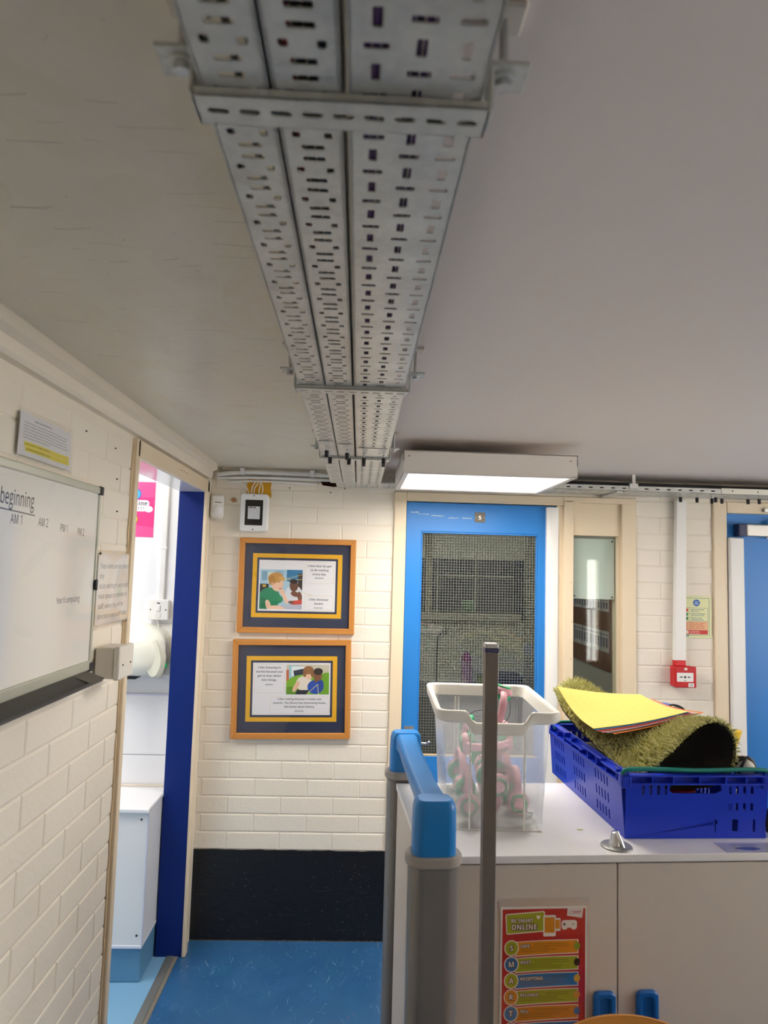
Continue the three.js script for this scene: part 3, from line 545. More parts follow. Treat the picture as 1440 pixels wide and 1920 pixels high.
// tray running along the back wall
{
  const g = thing('wall_cable_tray', 'galvanised cable tray running along the top of the back wall', 'cable tray');
  const x0 = -.112, x1 = 2.95, y = 2.012, P = .05, n = Math.floor((x1 - x0) / P);
  const s = rectShape(0, P, .012, .2); for (let i = 0; i < 5; i++) { s.holes.push(roundHole(.006, .024, .03 + i * .035, .035 + i * .035, .001), roundHole(.033, .041, .022 + i * .035, .038 + i * .035, .001)); }
  const tile = clean(extrude(s, .0014).rotateX(Math.PI / 2).translate(0, .0014, 0)), out = [];
  for (let i = 0; i < n; i++) out.push(tile.clone().translate(x0 + i * P, y, 0));
  part(g, 'bed', uvPlane(mergeGeometries(out, false), 'x', 'z', 4), M.galv);
  const s2 = rectShape(0, P, 0, .023); s2.holes.push(roundHole(.016, .034, .009, .0145, .002)); const t2 = clean(extrude(s2, .0014)), o2 = [];
  for (let i = 0; i < n; i++) { const x = x0 + i * P; if (x > .0 + .15 || x < -.2) o2.push(t2.clone().translate(x, y, .1986)); }
  o2.push(clean(bx(x0, x1, y, y + .023, .0105, .012)));
  part(g, 'side', uvPlane(mergeGeometries(o2, false), 'x', 'y', 4), M.galv);
  part(g, 'edge', bx(x0, .16, y, y + .006, .1986, .2), M.galv);
  const jp = part(g, 'joint_strip', bx(1.60, 1.815, y + .001, y + .026, .2002, .2022, .0006), std('#d8d4c8', .45, { metalness: .3 }));
  for (const x of [1.65, 1.765]) part(jp, 'screw', cyl(.003, .003, .002, x, y + .014, .2028, 8, 'z'), M.darkMetal);
  for (const [x, z] of [[1.44, .15], [1.515, .15], [1.595, .13], [1.585, .18], [1.635, .14], [1.75, .15], [1.79, .17]]) { const b = part(g, 'bolt', cyl(.0022, .0022, .03, x, 2.004, z, 8), M.steel); part(b, 'cap', cyl(.0062, .0074, .022, x, 1.987, z, 14), M.blackCap); }
  const cl = part(g, 'hanger_clip', merge([bx(1.185, 1.222, 2.022, 2.045, .2002, .209, .001), bx(1.197, 1.212, 2.04, CEIL, .2002, .206, .001)]), std('#dcdad4', .4));
  part(g, 'support_arm', bx(1.13, 1.16, 2.002, 2.0115, .0, .198, .001), M.galv);
  for (let i = 0; i < 6; i++) { const yy = 2.0137 + .0105 + (i > 2 ? .019 : 0), zz = .05 + (i % 3) * .04 + (i > 2 ? .02 : 0); const pts = []; for (let x = .84; x <= 2.95; x += .35) pts.push([x, yy + rr(0, .003), zz + rr(-.004, .004)]); solo('cable', 'thick dark cable lying in the wall cable tray', 'cable', tube(pts, .0098, 30, 8), i % 2 ? blackC : std('#2b2430', .6), 'dark cables in the wall tray'); }
}
// ------------------------------------------------------------------ conduits at the top of the back wall
{
  const a = thing('conduit', 'white ribbed conduit running along the wall under the ceiling', 'conduit');
  const pts = [[LX + .03, 2.05, .03], [-.55, 2.062, .034], [-.3, 2.064, .034], [-.14, 2.06, .034]];
  part(a, 'pipe', tube(pts, .0105, 40, 12), M.plastic);
  const ribs = []; for (let x = -.42; x < -.25; x += .0055) ribs.push(new THREE.TorusGeometry(.0108, .0012, 6, 14).rotateY(Math.PI / 2).translate(x, 2.0635, .034));
  part(a, 'ribbing', merge(ribs), M.white);
  for (const x of [-.545, -.225]) part(a, 'clip', bx(x - .011, x + .011, 2.05, 2.082, .006, .048, .004), M.white);
  const b = solo('conduit', 'slim white conduit below the ribbed one', 'conduit', tube([[LX + .03, 2.034, .022], [-.5, 2.041, .018], [-.3, 2.042, .018], [-.13, 2.04, .018]], .0075, 40, 10), M.plastic);
  solo('conduit', 'thin white cable run above the yellow paint patch', 'conduit', tube([[-.6, 2.022, .012], [-.45, 2.026, .014], [-.3, 2.024, .012], [-.205, 2.02, .012]], .005, 40, 8), M.white);
  struct('trim_4', 'white batten between the ceiling and the conduits', 'trim', bx(LX + .05, -.135, 2.072, CEIL, .0, .028, .002), M.mortar);
  const tails = [[[-.50, 1.958, .02], [-.5, 1.985, .03], [-.495, 2.005, .03], [-.48, 2.026, .022]], [[-.49, 1.958, .02], [-.488, 1.99, .032], [-.475, 2.01, .03], [-.47, 2.03, .024]], [[-.468, 1.958, .02], [-.467, 1.985, .028], [-.462, 2.01, .03], [-.468, 2.03, .024]], [[-.458, 1.958, .02], [-.45, 1.985, .03], [-.455, 2.012, .03], [-.465, 2.032, .024]], [[-.512, 1.958, .02], [-.52, 1.985, .03], [-.545, 2.01, .022], [-.6, 2.02, .02], [-.66, 2.03, .03]]];
  tails.forEach((p, i) => solo('wire', i < 4 ? 'thin white wire rising from the access panel' : 'thin white wire curving left from the access panel', 'wire', tube(p, .0022, 20, 6), M.white, i < 4 ? 'white wires above the access panel' : undefined));
}
// access control panel
{
  const scr = canvasTex(128, 180, (c, w, h) => { c.fillStyle = '#17191d'; c.fillRect(0, 0, w, h); c.fillStyle = '#d5d8dc'; c.fillRect(20, 46, 88, 90); c.fillStyle = '#17191d'; c.fillRect(26, 50, 26, 7); c.fillRect(56, 52, 22, 6); });
  const a = thing('control_panel', 'white wall control box with a dark window and paper label', 'control box', [-.484, 1.878, 0]);
  part(a, 'case', extrude(roundShape(-.063, .063, -.086, .086, .012), .042, .004), std('#f1f2f3', .4));
  part(a, 'window', uvFit(bx(-.04, .04, -.058, .058, .042, .0435, .0005), 'x', 'y'), std('#ffffff', .15, { map: scr }));
  for (let i = 0; i < 9; i++) part(a, 'vent_rib', bx(.046, .06, -.045 + i * .011, -.041 + i * .011, .0415, .0432, .0008), M.white);
  for (const y of [-.077, .077]) part(a, 'screw', cyl(.003, .003, .002, -.002, y, .0425, 10, 'z'), M.darkMetal);
}
// motion sensor
{
  const s = thing('motion_sensor', 'white motion sensor by the doorway corner', 'sensor', [-.66, 1.902, .004], .25);
  part(s, 'body', (() => { const g = extrude(roundShape(-.029, .029, -.054, .054, .014), .042, .008, 6); return g; })(), M.white);
  part(s, 'lens', new THREE.SphereGeometry(.026, 20, 14).scale(.95, 1.05, .5).translate(0, -.018, .037), std('#f2f2f4', .3)); part(s, 'led_slot', bx(-.012, .018, .016, .019, .0415, .043), M.darkMetal);
}
// ------------------------------------------------------------------ framed pictures
const woodTex = canvasTex(512, 128, (c, w, h) => { c.fillStyle = '#cf8b42'; c.fillRect(0, 0, w, h); for (let i = 0; i < 70; i++) { c.globalAlpha = rr(.12, .4); c.strokeStyle = ['#b06f2c', '#a8652a', '#dfa05a'][i % 3]; c.lineWidth = rr(.6, 2.6); const y = rr(0, h); c.beginPath(); c.moveTo(0, y); c.bezierCurveTo(w * .3, y + rr(-9, 9), w * .6, y + rr(-9, 9), w, y + rr(-4, 4)); c.stroke(); } c.globalAlpha = 1; }, [1 / .3, 1 / .06]);
M.wood = std('#ffffff', .42, { map: woodTex });
function kidPhoto1(c, x, y, w, h) {
  c.save(); c.beginPath(); c.rect(x, y, w, h); c.clip(); c.translate(x, y); c.scale(w / 480, h / 440);
  c.fillStyle = '#a9cadb'; c.fillRect(0, 0, 480, 440); c.fillStyle = '#7ea6bd'; c.fillRect(20, 20, 60, 100); c.fillStyle = '#d8dfc8'; c.fillRect(90, 30, 60, 120); c.fillStyle = '#8fb6cf'; c.fillRect(170, 10, 90, 130); c.fillStyle = '#2f7fb0'; c.fillRect(300, 0, 180, 130); c.fillStyle = '#3a2f2c'; c.fillRect(430, 40, 50, 180); c.fillStyle = '#2c2a2a'; c.fillRect(0, 160, 100, 140); c.fillStyle = '#c9a53a'; c.fillRect(30, 170, 40, 26);
  c.strokeStyle = '#e8cf7a'; c.lineWidth = 5; c.beginPath(); c.moveTo(290, 104); c.lineTo(480, 50); c.moveTo(290, 108); c.lineTo(480, 108); c.stroke();
  blob(c, 385, 270, 95, 100, '#d9dde4'); blob(c, 385, 180, 48, 62, '#6e4636'); blob(c, 380, 130, 46, 26, '#2c201c'); blob(c, 400, 270, 50, 28, '#7d4f3c', .3); blob(c, 455, 300, 26, 60, '#7d4f3c', -.2);
  blob(c, 110, 320, 125, 118, '#1f8a5f'); blob(c, 20, 400, 90, 90, '#1a7a52'); blob(c, 225, 330, 40, 40, '#1f8a5f');
  blob(c, 195, 150, 68, 92, '#eec5ab'); blob(c, 175, 90, 86, 58, '#c9964f', -.2); blob(c, 135, 120, 38, 56, '#b9853f'); blob(c, 245, 100, 38, 24, '#d3a45c', .3);
  blob(c, 140, 160, 12, 20, '#e3b196'); blob(c, 222, 140, 7, 4, '#5a3c2c'); blob(c, 262, 160, 10, 12, '#e9b99d'); blob(c, 238, 212, 20, 7, '#a4483e');
  blob(c, 255, 250, 28, 42, '#eec5ab', -.4); blob(c, 290, 320, 22, 66, '#eec5ab', -.45); blob(c, 100, 395, 28, 60, '#eec5ab', -.3); blob(c, 200, 424, 120, 24, '#eec5ab', .05);
  c.fillStyle = '#d24a3e'; c.beginPath(); c.moveTo(330, 350); c.lineTo(480, 330); c.lineTo(480, 390); c.lineTo(360, 385); c.fill(); c.fillStyle = '#b9bccb'; c.beginPath(); c.moveTo(240, 400); c.lineTo(480, 380); c.lineTo(480, 440); c.lineTo(300, 440); c.fill(); blob(c, 360, 360, 34, 16, '#7d4f3c');
  c.restore();
}
function kidPhoto2(c, x, y, w, h) {
  c.save(); c.beginPath(); c.rect(x, y, w, h); c.clip(); c.translate(x, y); c.scale(w / 500, h / 340);
  c.fillStyle = '#cfc8b4'; c.fillRect(0, 0, 500, 340); c.fillStyle = '#c9623c'; c.fillRect(0, 60, 60, 180); c.fillStyle = '#9ccbd6'; c.fillRect(30, 10, 120, 160); c.fillStyle = '#e9eef0'; c.fillRect(60, 20, 170, 110); c.fillStyle = '#28324c'; c.save(); c.translate(80, 70); c.rotate(-.2); c.fillRect(0, 0, 120, 80); c.restore();
  blob(c, 240, 250, 260, 140, '#7fb52c'); blob(c, 470, 230, 110, 140, '#6fa823'); blob(c, 60, 310, 110, 60, '#5f9420');
  blob(c, 210, 215, 95, 85, '#e9dfd0'); blob(c, 115, 250, 26, 70, '#e9bf9e', .5); blob(c, 262, 100, 52, 66, '#eec6a8'); blob(c, 258, 62, 60, 48, '#9a6a3e'); blob(c, 215, 90, 22, 52, '#94643a'); blob(c, 300, 90, 18, 50, '#8c5e36'); 
  blob(c, 340, 255, 92, 80, '#1f4fb0'); blob(c, 400, 240, 40, 70, '#1c479f'); blob(c, 365, 120, 52, 68, '#8a583c'); blob(c, 372, 78, 54, 40, '#2a1f1b'); blob(c, 345, 188, 22, 12, '#7a4a34');
  c.fillStyle = '#1d2333'; c.beginPath(); c.moveTo(110, 340); c.lineTo(130, 290); c.lineTo(260, 290); c.lineTo(250, 340); c.fill();
  c.strokeStyle = '#e9d98a'; c.lineWidth = 6; c.beginPath(); c.moveTo(240, 335); c.lineTo(368, 225); c.lineTo(378, 340); c.stroke();
  c.restore();
}
function say(c, txt, x, y, size, dy) { c.fillStyle = '#3a3d44'; c.font = `bold ${size}px sans-serif`; c.textAlign = 'center'; txt.forEach((t, i) => c.fillText(t, x, y + i * dy)); }
function bubble(c, x, y, w, h) { c.strokeStyle = '#dcc9a0'; c.lineWidth = 3; rrect(c, x, y, w, h, 26); c.stroke(); }
const print1 = canvasTex(1024, 682, (c, w, h) => {
  c.fillStyle = '#ecebee'; c.fillRect(0, 0, w, h); kidPhoto1(c, 18, 128, 565, 530);
  bubble(c, 618, 22, 380, 285); say(c, ['I love that we get', 'to do reading', 'every day.'], 808, 84, 38, 55); c.fillStyle = '#9a9aa0'; for (let i = 0; i < 6; i++) c.fillRect(748 + i * 20, 222, 13, 22);
  bubble(c, 618, 472, 380, 192); say(c, ['I like dinosaur', 'books!'], 808, 534, 38, 54); c.fillStyle = '#a5a5aa'; for (let i = 0; i < 6; i++) c.fillRect(748 + i * 20, 622, 13, 20);
  c.strokeStyle = '#e0c25a'; c.lineWidth = 4; c.beginPath(); c.moveTo(586, 430); c.lineTo(720, 470); c.stroke();
});
const print2 = canvasTex(1024, 682, (c, w, h) => {
  c.fillStyle = '#e9e8ec'; c.fillRect(0, 0, w, h); kidPhoto2(c, 440, 24, 566, 390);
  bubble(c, 22, 20, 392, 372); say(c, ['I like listening to', 'stories because you', 'get to hear about', 'nice things.'], 216, 76, 37, 54); c.fillStyle = '#9a9aa0'; for (let i = 0; i < 5; i++) c.fillRect(168 + i * 20, 276, 13, 22);
  bubble(c, 236, 444, 768, 216); say(c, ['I like reading because it makes you', 'smarter. The library has interesting books,', 'like books about history.'], 622, 486, 34, 50); c.fillStyle = '#9a9aa0'; for (let i = 0; i < 6; i++) c.fillRect(562 + i * 20, 622, 13, 20);
});
function picture(cx, cy, w, h, tilt, tex, label) {
  const g = thing('picture_frame', label, 'picture', [cx, cy, .005]); g.rotation.z = tilt;
  const f = .025, D = .02;
  for (const [pts, u] of [[[[-w / 2, -h / 2], [w / 2, -h / 2], [w / 2 - f, -h / 2 + f], [-w / 2 + f, -h / 2 + f]], 'x'], [[[w / 2, -h / 2], [w / 2, h / 2], [w / 2 - f, h / 2 - f], [w / 2 - f, -h / 2 + f]], 'y'], [[[w / 2, h / 2], [-w / 2, h / 2], [-w / 2 + f, h / 2 - f], [w / 2 - f, h / 2 - f]], 'x'], [[[-w / 2, h / 2], [-w / 2, -h / 2], [-w / 2 + f, -h / 2 + f], [-w / 2 + f, h / 2 - f]], 'y']]) {
    const s = new THREE.Shape(); pts.forEach((p, i) => i ? s.lineTo(...p) : s.moveTo(...p)); s.closePath();
    part(g, 'frame_rail', uvPlane(extrude(s, D, .0018), u, u === 'x' ? 'y' : 'x', 1, rr(0, 1), rr(0, 1)), M.wood);
  }
  const navy = std('#2a3350', .75), yel = std('#efb61c', .7);
  part(g, 'mount', bx(-w / 2 + f - .004, w / 2 - f + .004, -h / 2 + f - .004, h / 2 - f + .004, .002, .008), navy);
  part(g, 'yellow_mount', bx(-.204, .204, -.145, .145, .008, .0086), yel);
  part(g, 'inner_mount', bx(-.184, .184, -.1255, .1255, .0086, .0092), navy);
  part(g, 'print', uvFit(bx(-.1745, .1745, -.1155, .1155, .0092, .0097), 'x', 'y'), std('#ffffff', .7, { map: tex }));
  part(g, 'glass', bx(-w / 2 + f - .004, w / 2 - f + .004, -h / 2 + f - .004, h / 2 - f + .004, .0125, .0135), phys('#ffffff', .03, { transmission: 1, thickness: 0, ior: 1.48 }));
}
picture(-.2785, 1.551, .531, .429, .006, print1, 'wooden frame with a print of two children reading at a table');
picture(-.2855, 1.089, .533, .438, .018, print2, 'wooden frame with a print of two children on a green beanbag');
// ------------------------------------------------------------------ left wall: whiteboard, notices, dispenser
const boardTex = canvasTex(2048, 1024, (c, w, h) => { // board spans z 3.2 (left) .. 1.39 (right), 1.81 m by .42 m
  c.fillStyle = '#efece6'; c.fillRect(0, 0, w, h); const px = z => (3.2 - z) / 1.81 * w, py = y => (1.81 - y) / .42 * h;
  for (let i = 0; i < 60; i++) { c.globalAlpha = .03; blob(c, rr(0, w), rr(0, h), rr(30, 120), rr(8, 30), '#8a8680', rr(0, 3)); } c.globalAlpha = 1;
  const hand = (t, z, y, size, col, sx = 1) => { c.save(); c.translate(px(z), py(y)); c.scale(sx, 1.0); c.fillStyle = col; c.font = `${size}px sans-serif`; c.textAlign = 'left'; c.fillText(t, 0, 0); c.restore(); };
  hand('beginning', 1.866, 1.742, 98, '#33343a', .35); c.strokeStyle = '#33343a'; c.lineWidth = 5; c.beginPath(); c.moveTo(px(1.95), py(1.735)); c.lineTo(px(1.725), py(1.728)); c.stroke();
  hand('AM 1', 1.822, 1.706, 64, '#44444a', .38); hand('AM 2', 1.708, 1.708, 60, '#4c4c52', .38); hand('PM 1', 1.603, 1.702, 60, '#4c4c52', .36); hand('PM 2', 1.509, 1.698, 60, '#4c4c52', .34);
  hand('Year 6 computing', 1.598, 1.542, 48, '#55555b', .38);
});
{
  const g = thing('whiteboard', 'wall whiteboard with handwriting and a dark pen tray', 'whiteboard', [LX + .006, 0, 0]);
  const y0 = 1.388, y1 = 1.812, z0 = 1.385, z1 = 3.2;
  const alu = std('#c9cabb', .35, { metalness: .4 });
  const face = bx(.004, .012, y0, y1, z0, z1); uvFit(face, 'z', 'y'); { const uv = face.attributes.uv; for (let i = 0; i < uv.count; i++) uv.setX(i, 1 - uv.getX(i)); }
  part(g, 'writing_surface', face, phys('#ffffff', .09, { map: boardTex }));
  part(g, 'frame_rail', bx(.0, .018, y1 - .002, y1 + .016, z0 - .006, z1, .003), alu); part(g, 'frame_rail', bx(.0, .018, y0 - .022, y0 + .002, z0 - .006, z1, .003), alu); part(g, 'frame_rail', bx(.0, .016, y0, y1, z0 - .008, z0 + .002, .002), alu);
  for (const y of [y1 - .004, y0 - .026]) part(g, 'corner_cap', bx(-.001, .021, y, y + .022, z0 - .012, z0 + .008, .003), M.black);
  part(g, 'clip', bx(-.001, .02, 1.565, 1.592, z0 - .01, z0 + .002, .002), M.black);
  const tr = part(g, 'pen_tray', (() => { const s = new THREE.Shape(); [[.0, 1.366], [.055, 1.342], [.062, 1.350], [.062, 1.354], [.053, 1.349], [.006, 1.372], [.006, 1.382], [.0, 1.382]].forEach((p, i) => i ? s.lineTo(...p) : s.moveTo(...p)); s.closePath(); return extrude(s, 1.0, .0008).translate(0, 0, 1.49); })(), std('#3a3834', .45));
  part(tr, 'end_wing', (() => { const s = new THREE.Shape(); [[.0, 1.366], [.055, 1.342], [.062, 1.350], [.0, 1.372]].forEach((p, i) => i ? s.lineTo(...p) : s.moveTo(...p)); s.closePath(); return extrude(s, .085).translate(0, 0, 1.405); })(), std('#57534d', .5));
}
function notice(name, label, z0, z1, y0, y1, tex, pins, bend) {   // laminated sheet on the left wall, slightly bowed off it
  const g = thing(name, label, 'notice', [LX + .0065, 0, 0]);
  const sheet = (a, b, c, d, off, th) => { const geo = new THREE.BoxGeometry(th, d - c, b - a, 1, 4, 10).translate(off, (c + d) / 2, (a + b) / 2); const p = geo.attributes.position; for (let i = 0; i < p.count; i++) { const u = (p.getZ(i) - z0) / (z1 - z0), v = (p.getY(i) - y0) / (y1 - y0); p.setX(i, p.getX(i) + bend * (1 - v) * .6 + bend * Math.sin(u * 3.1) * .6 + .0012 * Math.sin(u * 11 + v * 4) + .0016); } geo.computeVertexNormals(); uvFit(geo, 'z', 'y'); const uv = geo.attributes.uv; for (let i = 0; i < uv.count; i++) uv.setX(i, 1 - uv.getX(i)); return geo; };
  part(g, 'sheet', sheet(z0 + .008, z1 - .008, y0 + .008, y1 - .008, .001, .0006), std('#ffffff', .55, { map: tex }));
  part(g, 'laminate', sheet(z0, z1, y0, y1, .0022, .0003), phys('#ffffff', .12, { transmission: 1, thickness: 0, ior: 1.45 }));
  if (pins) for (const z of [z0 + .012, z1 - .012]) part(g, 'pin', cyl(.003, .003, .003, .006 + bend * .3, y1 - .01, z, 10, 'x'), M.darkMetal);
}
const n1 = canvasTex(512, 340, (c, w, h) => { c.fillStyle = '#e2e1e4'; c.fillRect(0, 0, w, h); lines(c, 130, 36, 290, 1, 10, '#5a5a60', 8, .02); lines(c, 40, 70, 440, 6, 24, '#77777d', 6, .1); c.fillStyle = '#e6d52a'; c.fillRect(50, 222, 440, 38); c.fillRect(60, 262, 430, 36); lines(c, 56, 236, 420, 1, 20, '#7d7430', 8, .02); lines(c, 70, 276, 400, 1, 20, '#7d7430', 8, .02); });
notice('laminated_notice', 'laminated notice with yellow highlighted lines above the whiteboard', 1.545, 1.803, 1.838, 1.942, n1, 0, .003);
const n2 = canvasTex(600, 440, (c, w, h) => { c.fillStyle = '#ece4da'; c.fillRect(0, 0, w, h); c.fillStyle = '#4a4541'; c.font = '41px sans-serif'; c.textAlign = 'left'; ['These toilets are for children', 'only.', 'Adults wishing to use the toilet', 'must speak to a member of', 'staff, where they will be', 'directed to use a staff toilet.'].forEach((t, i) => c.fillText(t, 34, 96 + i * 62, 540)); });
notice('laminated_notice', 'laminated notice about toilet use beside the washroom doorway', 1.078, 1.35, 1.464, 1.669, n2, 1, .004);
{
  const g = thing('wall_box', 'small off-white plastic wall box below the toilet notice', 'wall box', [LX + .0065, 1.372, 1.262]);
  part(g, 'back_box', bx(0, .05, -.041, .041, -.052, .052, .006, 2), std('#e3dccf', .4));
  const f = part(g, 'front_cover', bx(.05, .066, -.044, .044, -.056, .056, .005, 2), std('#e9e4da', .35));
  for (const z of [-.03, .03]) part(f, 'screw', cyl(.0028, .0028, .002, .0665, -.006, z, 8, 'x'), M.darkMetal);
}
// ------------------------------------------------------------------ pillar: trunking, call point, fire notice
{
  const t = thing('cable_trunking', 'white vertical trunking down to the red call point', 'trunking');
  part(t, 'trunking', (() => { const s = rectShape(-.0255, .0255, 0, .74); const g = extrude(s, .032, .002); const p = g.attributes.position; for (let i = 0; i < p.count; i++) p.setX(i, p.getX(i) * (1 - .12 * p.getY(i)) + .016 * p.getY(i)); g.computeVertexNormals(); return g.translate(1.4885, 1.258, .005); })(), M.white);
  part(t, 'cable_gland', bx(1.463, 1.514, 1.232, 1.262, .005, .036, .004), std('#d8202a', .35));
  const cpTex = canvasTex(256, 230, (c, w, h) => { c.fillStyle = '#c8161f'; c.fillRect(0, 0, w, h); c.fillStyle = '#e0e0dc'; rrect(c, 112, 14, 34, 24, 3); c.fill(); c.fillStyle = '#f2f0ec'; rrect(c, 22, 66, 196, 98, 8); c.fill(); c.fillStyle = '#1c1c1e'; blob(c, 120, 114, 13, 13, '#1c1c1e'); for (const s of [-1, 1]) { c.beginPath(); c.moveTo(120 + s * 24, 114); c.lineTo(120 + s * 46, 104); c.lineTo(120 + s * 46, 124); c.fill(); c.fillRect(s > 0 ? 160 : 54, 110, 26, 8); } c.fillRect(106, 148, 28, 5); c.fillStyle = '#eceae6'; c.fillRect(158, 178, 66, 42); c.fillStyle = '#777'; for (let i = 0; i < 4; i++) c.fillRect(176, 186 + i * 8, 34, 3); });
  const g = thing('fire_call_point', 'red fire alarm call point below the white trunking', 'call point', [1.5, 1.185, .005]);
  part(g, 'back_box', bx(-.048, .048, -.044, .047, 0, .038, .004, 2), std('#cf1a22', .35));
  part(g, 'front_face', uvFit(bx(-.05, .05, -.046, .049, .038, .056, .005, 2), 'x', 'y'), std('#ffffff', .35, { map: cpTex }));
  const fnTex = canvasTex(384, 560, (c, w, h) => {
    c.fillStyle = '#e4e6ae'; c.fillRect(0, 0, w, h); c.strokeStyle = '#4d7397'; c.lineWidth = 5; c.strokeRect(16, 30, w - 46, h - 66); c.lineWidth = 3; c.strokeRect(26, 160, w - 76, 176);
    blob(c, 188, 92, 46, 46, '#1f5fb0'); c.fillStyle = '#fff'; c.font = 'bold 22px sans-serif'; c.textAlign = 'center'; c.fillText('Fire', 188, 88); c.fillText('action', 188, 112); c.textAlign = 'left';
    [['#d8392e', ['Operate nearest', 'fire alarm.']], ['#3f8f56', ['Leave building by', 'the nearest exit.']], ['#2c7a48', ['Report to the', 'assembly point.']]].forEach(([col, t], i) => { c.fillStyle = col; c.fillRect(32, 170 + i * 56, 44, 42); c.fillStyle = '#3d5f86'; c.font = 'bold 22px sans-serif'; c.fillText(String(i + 1), 88, 188 + i * 56); c.fillText(t[0], 116, 188 + i * 56); c.fillText(t[1], 116, 212 + i * 56); });
    c.strokeStyle = '#d8503a'; c.strokeRect(26, 346, w - 76, 104); c.fillStyle = '#f0b98a'; c.fillRect(28, 348, w - 80, 100); c.fillStyle = '#c4452e'; c.font = 'bold 19px sans-serif'; c.fillText('Do NOT stop to collect', 92, 370); c.fillText('personal belongings.', 92, 392); c.fillText('Do NOT re-enter until', 92, 416); c.fillText('told it is safe to do so.', 92, 438); c.strokeStyle = '#c4452e'; for (const y of [374, 420]) { c.beginPath(); c.arc(56, y, 17, 0, 7); c.moveTo(44, y - 12); c.lineTo(68, y + 12); c.stroke(); }
    c.fillStyle = '#d3201f'; c.fillRect(26, 456, w - 76, 56); c.fillStyle = '#f6e4d0'; c.fillRect(34, 464, 48, 40); c.font = 'bold 19px sans-serif'; c.fillText('In case of fire', 96, 480); c.fillText('operate alarm.', 96, 502); c.fillStyle = '#4d7fb4'; c.fillRect(16, 528, 70, 12);
  });
  solo('fire_notice', 'pale green fire action notice beside the white trunking', 'notice', uvFit(bx(1.512, 1.65, 1.36, 1.553, .005, .0072), 'x', 'y'), std('#ffffff', .45, { map: fnTex }));
}
